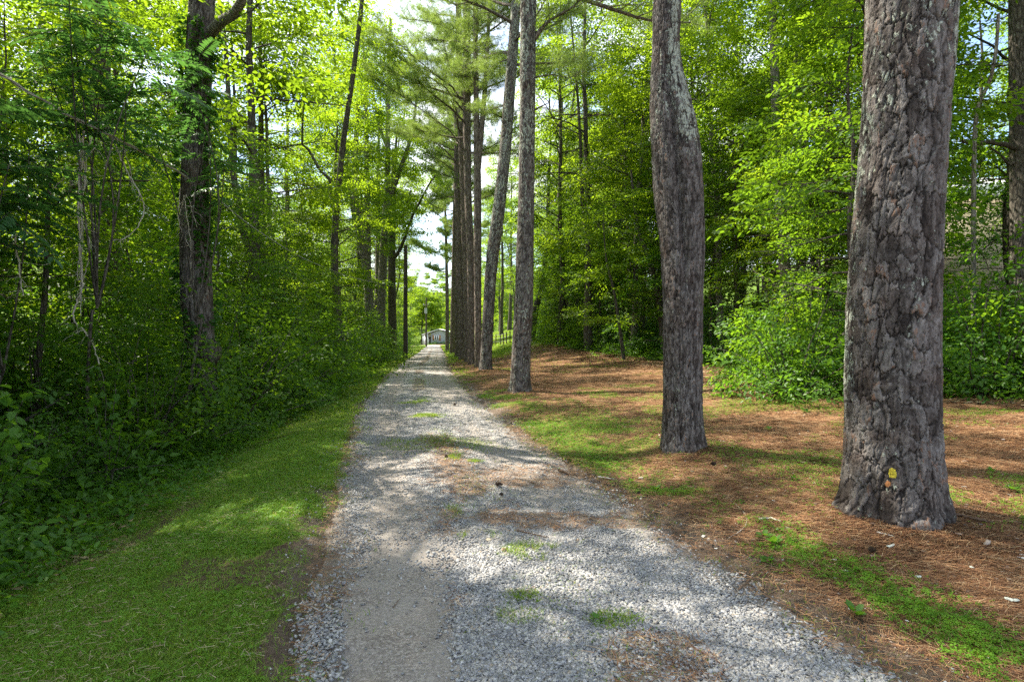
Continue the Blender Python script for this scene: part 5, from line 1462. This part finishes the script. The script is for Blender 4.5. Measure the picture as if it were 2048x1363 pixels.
hang('longest pale dead vine hanging straight from the wire and curling at its end', [
    ([(170, 262), (165, 300), (160, 350), (158, 420), (160, 480), (164, 540), (166, 580), (155, 600), (146, 628), (150, 645), (172, 664), (188, 690), (198, 728)], .014),
    ([(160, 270), (172, 330), (166, 400), (163, 450), (180, 475), (181, 500), (176, 530), (165, 560), (160, 600)], .009),
    ([(185, 275), (170, 310), (158, 370), (166, 440), (158, 500), (157, 560)], .008),
    ([(170, 300), (176, 360), (160, 400), (168, 470), (160, 540), (162, 632)], .006),
    ([(195, 290), (165, 330), (120, 365), (100, 385)], .007)], 9.1, 1)
hang('dead vine looping from the wire to a hooked end beside the oak', [
    ([(228, 280), (240, 310), (256, 345), (280, 385), (290, 410), (288, 430), (276, 455), (250, 478), (218, 482)], .009),
    ([(232, 282), (250, 300), (262, 340), (266, 380)], .006)], 9.7, 2)
hang('short dead vine dangling at the edge under the feathery leaves', [
    ([(28, 430), (30, 470), (35, 505), (41, 540), (42, 570), (48, 592)], .011), ([(0, 438), (40, 458), (90, 478)], .008)], 8.2, 3)
hang('dead vine tangle crossing the face of the oak', [
    ([(362, 375), (356, 440), (372, 480), (384, 500)], .007), ([(368, 390), (374, 430), (384, 500), (382, 560), (390, 590)], .006), ([(360, 430), (372, 380), (395, 455)], .005)], 11.4, 4)

# ------------------------------------------------------------------ the house
hy = 150.0
def hx(u): return (u - 1024) / F * hy
hz = g1(hx(880), hy)
HO = Vector((hx(862), hy, hz))
house = empty('bungalow', HO, 'small grey board-sided bungalow with a low gabled roof at the end of the drive', 'house')
x0, x1 = 0, hx(898) - hx(862); ev = 2.75; pk = 3.7
b = MB(); xm = (x0 + x1) / 2 - .2
V_ = [(x0, 0, -.6), (x1, 0, -.6), (x1, 0, ev), (xm, 0, pk - .1), (x0, 0, ev), (x0, 8, -.6), (x1, 8, -.6), (x1, 8, ev), (xm, 8, pk - .1), (x0, 8, ev)]
hw_me = mesh_np('wall', V_, [np.array([(0, 1, 2, 3, 4), (9, 8, 7, 6, 5)]), np.array([(0, 4, 9, 5), (1, 6, 7, 2)])], [M['siding']])
obj('wall', hw_me, house)
b = MB()
t_ = .16; ov = .45
for (xa, za, xb, zb) in ((x0 - ov - 1.8, ev - .45, xm, pk), (xm, pk, x1 + ov + 5, ev - .9)):
    V_ = [(xa, -.5, za), (xb, -.5, zb), (xb, 8.4, zb), (xa, 8.4, za), (xa, -.5, za + t_), (xb, -.5, zb + t_), (xb, 8.4, zb + t_), (xa, 8.4, za + t_)]
    b.add(V_, [(0, 3, 2, 1), (4, 5, 6, 7), (0, 1, 5, 4), (1, 2, 6, 5), (2, 3, 7, 6), (3, 0, 4, 7)])
obj('roof', b.mesh('roof', [M['roof']]), house)
b = MB(); b.box((x1 + .003, 1.2, -.6), (x1 + 5.4, 7.4, 1.95)); o = obj('side_wing', b.mesh('side_wing', [M['siding']]), house)
wx0, wx1 = hx(868.6) - HO.x, hx(878) - HO.x
wnd = MB(); z0_, z1_ = .95, 2.25
for (a_, b_, c_, d_) in ((wx0, z0_, wx0 + .2, z1_), (wx1 - .2, z0_, wx1, z1_), ((wx0 + wx1) / 2 - .11, z0_, (wx0 + wx1) / 2 + .11, z1_), (wx0 + .2, z1_ - .12, (wx0 + wx1) / 2 - .11, z1_), (wx0 + .2, z0_, (wx0 + wx1) / 2 - .11, z0_ + .12),
                         ((wx0 + wx1) / 2 + .11, z1_ - .12, wx1 - .2, z1_), ((wx0 + wx1) / 2 + .11, z0_, wx1 - .2, z0_ + .12)):
    wnd.box((a_, -.08, b_), (c_, -.002, d_))
wo_ = obj('window', wnd.mesh('window', [M['white']]), house)
b = MB(); b.box((wx0 + .2, -.04, z0_ + .12), (wx1 - .2, -.003, z1_ - .12)); obj('pane', b.mesh('pane', [M['glass']]), wo_)
for a_, c_ in ((wx0 - .42, wx0 - .04), (wx1 + .04, wx1 + .42)):
    b = MB(); b.box((a_, -.06, z0_ - .02), (c_, -.003, z1_ + .02)); obj('shutter', b.mesh('shutter', [M['shutter']]), house)
b = MB()
for px_ in (-1.9, -.9): b.box((px_ - .12, -.35, -.5), (px_ + .12, -.11, ev - .42 + .25 * (px_ > -1)))
obj('porch_post', b.mesh('porch_post', [M['white']]), house)
b = MB(); b.box((-1.0, 1.2, -.5), (-.005, 7.6, 2.5)); b.box((-2.2, 3.2, -.5), (-1.003, 7.6, 2.2)); obj('porch_wall', b.mesh('porch_wall', [M['white']]), house)
b = MB(); b.box((-.75, 1.14, -.3), (-.1, 1.197, 1.9)); obj('door', b.mesh('door', [M['glass']]), house)
for k in range(8):
    plant('shrub', ('stems', 'foliage'), SHR[1], HO.x + .3 + k * .62, hy - 1.0 - .15 * (k % 2), 'clipped foundation shrub, %s from the porch of the bungalow' % ordw(k), 'shrub', 'foundation shrubs along the bungalow', k * 1.1, .36 + .08 * (k % 3))

# fence on the rise at the right of the row
fe = empty('wire_fence', (0, 60, 0), 'dark fence of thin posts and wires on the sunlit rise', 'fence')
pu_ = [(985, 687, 66), (992, 691, 64), (1001, 694, 61), (1007, 694, 59), (1013, 692, 58), (1020, 688, 57), (1027, 685, 56.5)]
tops = []
for u, v, Yp in pu_:
    p = at(u, v, Yp); zz = g1(p.x, p.y); b = MB()
    b.tube([(p.x, p.y - 60, zz - .3), (p.x, p.y - 60, zz + 1.15)], .055, 8, cap=True)
    obj('post', b.mesh('post', [M['post']]), fe); tops.append((p.x, p.y - 60, zz))
for h_ in (.35, .7, 1.05):
    b = MB(); b.tube([(a_, c_, d_ + h_) for a_, c_, d_ in tops], .012, 4); obj('wire', b.mesh('wire', [M['wire']]), fe)

# tan board-sided building glimpsed through the wood
sx, sy = 29.5, 36.5
sz = g1(sx, sy); sh = empty('barn', (sx, sy, sz), 'tan board-sided building glimpsed through the trees past the thick pine', 'building')
b = MB(); b.box((-5, 0, -1.5), (5, 7, 6.0)); obj('wall', b.mesh('wall', [M['tan_siding']]), sh)
b = MB()
V_ = [(-5.4, -.4, 6.0), (5.4, -.4, 6.0), (5.4, 3.5, 8.0), (-5.4, 3.5, 8.0), (-5.4, -.4, 6.2), (5.4, -.4, 6.2), (5.4, 3.5, 8.2), (-5.4, 3.5, 8.2)]
b.add(V_, [(0, 3, 2, 1), (4, 5, 6, 7), (0, 1, 5, 4), (1, 2, 6, 5), (2, 3, 7, 6), (3, 0, 4, 7)])
V_ = [(-5.4, 3.5, 8.0), (5.4, 3.5, 8.0), (5.4, 7.4, 6.0), (-5.4, 7.4, 6.0), (-5.4, 3.5, 8.2), (5.4, 3.5, 8.2), (5.4, 7.4, 6.2), (-5.4, 7.4, 6.2)]
b.add(V_, [(0, 3, 2, 1), (4, 5, 6, 7), (0, 1, 5, 4), (1, 2, 6, 5), (2, 3, 7, 6), (3, 0, 4, 7)])
obj('roof', b.mesh('roof', [M['roof']]), sh)

# ------------------------------------------------------------------ small single things on the ground
def on_ground(u, v, dz=0.0):
    """the ground point seen along pixel (u, v)"""
    Y = 3.0
    for _ in range(60):
        x = (u - 1024) / F * Y; z = g1(x, Y) + dz
        Yn = (CAMZ - z) * F / max(4, v - HOR)
        Y += (Yn - Y) * .5
    return (u - 1024) / F * Y, Y

def cone_thing(u, v, s, rz, label):
    x, y = on_ground(u, v); r = rng(int(u)); b = MB()
    n = 15; t = np.linspace(0, 1, n)
    b.tube(np.stack([(t - .5) * 2 * s, 0 * t, 0 * t], -1), s * .30 * np.sin(np.pi * (t * .9 + .08)), 8)
    V = []; 
    for i in range(70):
        q = (i + .5) / 70; a = i * 2.4; rad = s * .60 * math.sin(math.pi * (q * .88 + .08)); x_ = (q - .5) * 2 * s
        dx_ = np.array([-.35, math.cos(a), math.sin(a)]); c = np.array([x_, 0, 0]); tp_ = c + dx_ * rad; tan = np.array([0, -math.sin(a), math.cos(a)]) * s * .16
        b.add([c + dx_ * rad * .3 - tan, c + dx_ * rad * .3 + tan, tp_ + tan * .8 + np.array([s * .05, 0, 0]), tp_ - tan * .8 + np.array([s * .05, 0, 0])], [(0, 1, 2, 3)])
    me = b.mesh('pine_cone', [M['cone']]); o = obj('pine_cone', me); o.location = (x, y, g1(x, y) + s * .55 + (.02 if abs(rd(x, y)) < HW else .008)); o.rotation_euler = (0, .15, rz)
    tag(o, label, 'pine cone', 'pine cones on the ground')
cone_thing(998, 976, .045, .4, 'black pine cone alone on the gravel, farther of two on the drive centre')
cone_thing(893, 918, .035, 1.2, 'small dark pine cone beside the grass tuft in the middle of the drive')
cone_thing(1746, 1106, .036, .3, 'pine cone in the needles just in front of the thick pine')
cone_thing(1427, 932, .040, 2, 'pine cone in the needles just in front of the bent pine')
cone_thing(1003, 995, .028, 2.2, 'small brown pine cone close below the black one on the gravel')
cone_thing(910, 812, .05, 1, 'distant pine cone at the edge of the drive near the straight pine')
cone_thing(1278, 990, .030, 1.4, 'orange-brown pine cone in the clover at the edge of the drive')
cone_thing(1555, 620 + 480, .024, .9, 'tiny pine cone under the broad-leaved weed')

def stick(pts, r0, label, mat='stick'):
    P = []
    for u, v in pts:
        x, y = on_ground(u, v); P.append((x, y, g1(x, y) + r0 * 1.2 + (.016 if abs(rd(x, y)) < HW + .2 else .008)))
    P = np.array(P); t = np.linspace(0, 1, 16); tp_ = np.linspace(0, 1, len(P)); P = np.stack([np.interp(t, tp_, P[:, k]) for k in range(3)], -1)
    P[1:-1] = (P[:-2] + P[1:-1] + P[2:]) / 3
    c = P.mean(0); r = rng(int(pts[0][0])); b = MB(); b.tube(P - c + r.normal(0, r0 * .25, P.shape), r0 * (1 + .25 * r.normal(0, 1, 16)) * np.linspace(1, .6, 16), 6, cap=True)
    o = obj('stick', b.mesh('stick', [M[mat]])); o.location = c; tag(o, label, 'stick', 'fallen sticks')
stick([(1479, 1187), (1498, 1168), (1516, 1150)], .007, 'dark broken stick pointing out of the clover at the drive edge')
stick([(1459, 1078), (1480, 1066), (1494, 1052), (1495, 1035), (1478, 1015), (1462, 1003)], .0035, 'curled thin grey twig in the needles', 'vine_dead')
stick([(1033, 1066), (1065, 1073), (1098, 1080)], .006, 'straight brown stick lying across the middle of the gravel')
stick([(1118, 945), (1135, 950), (1150, 955)], .016, 'short thick branch piece at the clover edge of the drive')
stick([(1196, 958), (1228, 961)], .010, 'pale straight twig lying in the clover patch', 'vine_dead')
stick([(1520, 1042), (1540, 1040), (1562, 1046)], .010, 'grey crooked twig in the needles between the two nearest pines', 'vine_dead')
stick([(1755, 1068), (1790, 1076)], .006, 'pale splinter of wood at the foot of the thick pine', 'vine_dead')
stick([(1908, 1032), (1945, 1040), (1985, 1050)], .012, 'dark root-like stick beside the foot of the thick pine')
stick([(785, 1222), (800, 1202)], .003, 'thin red-brown twig on the bare grit, near wheel track')

def rock(u, v, s, mat, label, flat=.6):
    x, y = on_ground(u, v); r = rng(int(u * 3 + v)); b = MB(); ph = np.linspace(-1.5, 1.5, 8); th = np.linspace(0, 6.283, 12, endpoint=False)
    T_, P_ = np.meshgrid(th, ph); q = s * (1 + .4 * (vnoise(T_ * 1.2, P_ * 1.4, int(u)) - .5)); V = np.stack([q * np.cos(P_) * np.cos(T_), q * .75 * np.cos(P_) * np.sin(T_), q * flat * np.sin(P_)], -1)
    i = np.arange(7)[:, None] * 12; j = np.arange(12)[None]; k = (j + 1) % 12
    o = obj('rock', mesh_np('rock', V, np.stack([i + j, i + k, i + 12 + k, i + 12 + j], -1).reshape(-1, 4), [M[mat]])); o.location = (x, y, g1(x, y) + s * flat * .6 + .01); o.rotation_euler = (0, 0, r.random() * 6)
    tag(o, label, 'rock', 'single rocks')
rock(1008, 1104, .024, 'brown_stone', 'round brown stone beside the grass tuft on the drive')
rock(1019, 1098, .014, 'white', 'small white stone touching the round brown one')
rock(1418, 1082, .017, 'tan_stone', 'round tan stone lying in the clover strip')
rock(1240, 1099, .016, 'tan_stone', 'small olive stone on the pale dust of the drive', .45)
rock(1156, 1083, .014, 'brown_stone', 'dark pebble on the gravel above the pale dust')
rock(978, 1083, .030, 'tan_stone', 'flat tan piece of stone among needles on the drive', .35)

def flake(u, v, s, mat, label, rz, curl=.22):
    s = s * .85
    x, y = on_ground(u, v); r = rng(int(u + 7 * v)); n = 9
    a = np.linspace(0, 6.283, n, endpoint=False); q = s * (.65 + .6 * r.random(n)); X_ = np.cos(a) * q; Y_ = np.sin(a) * q * .5
    top = np.stack([X_, Y_, curl * X_ ** 2 / s + .004 + .12 * s * r.random(n)], -1); bot = top - np.array([0, 0, .004])
    V = np.concatenate([top, bot, [[0, 0, .008 + .1 * s], [0, 0, .002]]]); f = []
    Ft = [(i, (i + 1) % n, 2 * n) for i in range(n)] + [((i + 1) % n + n, i + n, 2 * n + 1) for i in range(n)]
    Fq = [(i, i + n, (i + 1) % n + n, (i + 1) % n) for i in range(n)]
    o = obj('bark_flake', mesh_np('bark_flake', V, [np.array(Ft), np.array(Fq)], [M[mat]])); o.location = (x, y, g1(x, y) + .012); o.rotation_euler = (r.normal(0, .25), r.normal(0, .25), rz)
    tag(o, label, 'bark flake', 'lichen-crusted bark flakes')
for a in ((1782, 1096, .035, 'lichen', 'curved white lichen flake directly under the thick pine', .1), (1838, 1158, .028, 'lichen', 'bright white flake lower down in front of the thick pine', 2.6),
          (1946, 1140, .030, 'lichen', 'upright pale flake pair out in the open needles', 1.3), (2028, 1206, .042, 'lichen', 'largest grey-white bark flake, beyond the thick pine near the clover', 2.3),
          (1556, 1062, .022, 'lichen', 'small white flake left of the thick pine above the weed', .8), (1548, 1005, .024, 'lichen', 'white flake beside a twig between the two nearest pines', .2),
          (1694, 1146, .020, 'lichen', 'grey flake at the upper edge of the clover below the thick pine', 1.5), (1975, 1090, .04, 'chips', 'brown bark flake cluster beside the thick pine', .5),
          (1385, 945, .032, 'chips', 'pale brown flake in the needles below the bent pine', .3), (1350, 955, .02, 'lichen', 'tiny white flake below the bent pine', 1.1),
          (215, 1248, .045, 'dead_leaf', 'large pale upturned leaf lying in the near lawn', .5), (580, 1020, .03, 'dead_leaf', 'pale leaf on the verge lawn near the drive edge', 1.0),
          (410, 950, .035, 'dead_leaf', 'thin pale strip of bark on the verge lawn', .6), (155, 1172, .03, 'dead_leaf', 'brown leaf at the ditch side of the near lawn', 0.)):
    flake(*a)

# weeds and grass tufts one can single out
def tuft(u, v, rad, n, L, label, seed, wide=.004):
    x0, y0 = on_ground(u, v); r = rng(seed); q = rad * np.sqrt(r.random(n)) * (.6 + .6 * r.random(n)); a = r.random(n) * 6.283
    x = q * np.cos(a) * 1.4; y = q * np.sin(a)
    k_ = fbm(x * 9 + seed, y * 7, 200 + seed, 3) + .25 * np.exp(-(q / rad) ** 2 * 3) > .555; x, y = x[k_] * 1.6, y[k_] * 1.5
    z = gz(x + x0, y + y0) - g1(x0, y0) + .004
    me = blades_mesh(x, y, z, L * (.5 + r.random(len(x))), wide, r, 'grass_tuft', M['grass'], 1.4)
    o = obj('grass_tuft', me); o.location = (x0, y0, g1(x0, y0) + .008); tag(o, label, 'grass tuft', 'grass tufts growing on the drive')
tuft(1068, 1106, .13, 900, .05, 'dark dense grass tuft on the gravel, beside the brown stone', 1)
tuft(912, 916, .13, 700, .055, 'small bright grass tuft in mid drive beside a pine cone', 2)
tuft(944, 924, .07, 500, .04, 'little low tuft next to the bright one in mid drive', 3)
tuft(862, 886, .55, 3400, .045, 'widest grass patch in the centre of the drive', 4, .005)
tuft(855, 832, .20, 1500, .05, 'narrow grass patch in the centre strip past the widest one', 5, .007)
tuft(832, 806, .22, 800, .05, 'farthest visible small grass patch on the centre strip', 6, .008)
tuft(1110, 1198, .055, 500, .055, 'broad-bladed weedy tuft in the coarse stones', 23, .008)
tuft(1040, 1240, .12, 600, .03, 'thin creeping tuft on brown needles near the camera', 8)
tuft(1070, 1195, .09, 500, .04, 'small tuft in needles left of the weedy one', 9, .006)
tuft(900, 1024, .13, 700, .03, 'yellowish thin tuft in a sunlit spot of the drive', 10)
tuft(955, 1074, .08, 500, .035, 'sparse tuft above the needle patch on the drive', 11)
tuft(1215, 1245, .10, 420, .04, 'sprig of weeds in the blue-grey stones', 12, .007)

def rosette(u, v, n, s, label, seed, mat='leaf_vine'):
    x0, y0 = on_ground(u, v); r = rng(seed); a = np.arange(n) * 2.4 + r.normal(0, .2, n)
    V = place(LEAF * np.array([1, 1.25, 1]), rotm(a, -.45 + r.normal(0, .25, n), r.normal(0, .25, n)), np.stack([.01 * np.cos(a), .01 * np.sin(a), .01 + .02 * r.random(n)], -1), s * .68 * r.uniform(.6, 1.1, n)).reshape(-1, 3)
    o = obj('weed', mesh_np('weed', V, (np.arange(n)[:, None, None] * 6 + LEAFQ[None]).reshape(-1, 4), [M[mat]])); o.location = (x0, y0, g1(x0, y0) + .006)
    tag(o, label, 'weed', 'broad-leaved weeds in the needles')
for k, a in enumerate(((1548, 1092, 9, .13, 'largest broad-leaved weed, in needles left of the thick pine'), (1528, 1078, 5, .10, 'second broad-leaved weed just above the largest one'),
          (1312, 982, 16, .09, 'spiky star-shaped weed at the edge of the needles'), (1590, 962, 8, .08, 'bright weed between the bent and thick pines'), (1536, 1128, 8, .10, 'weed of long leaves in the clover strip'),
          (1712, 1235, 9, .12, 'long-leaved weed at the dusty edge of the drive'), (2030, 985, 9, .10, 'bright yellow-green weed past the thick pine'), (1985, 945, 8, .09, 'small weed in the needles past the thick pine'),
          (1610, 825, 8, .16, 'pale weed in front of the rounded shrub'), (1535, 860, 7, .12, 'weed on the lit needles behind the bent pine'), (1262, 966, 9, .07, 'small weed near the orange-brown cone'), (1400, 985, 7, .06, 'low weed in the needles below the bent pine'),
          (1195, 1250, 6, .07, 'round-leaved weed in the coarse stones'), (1480, 1010, 6, .06, 'tiny weed beside the curled twig'))):
    rosette(*a, seed=500 + k)
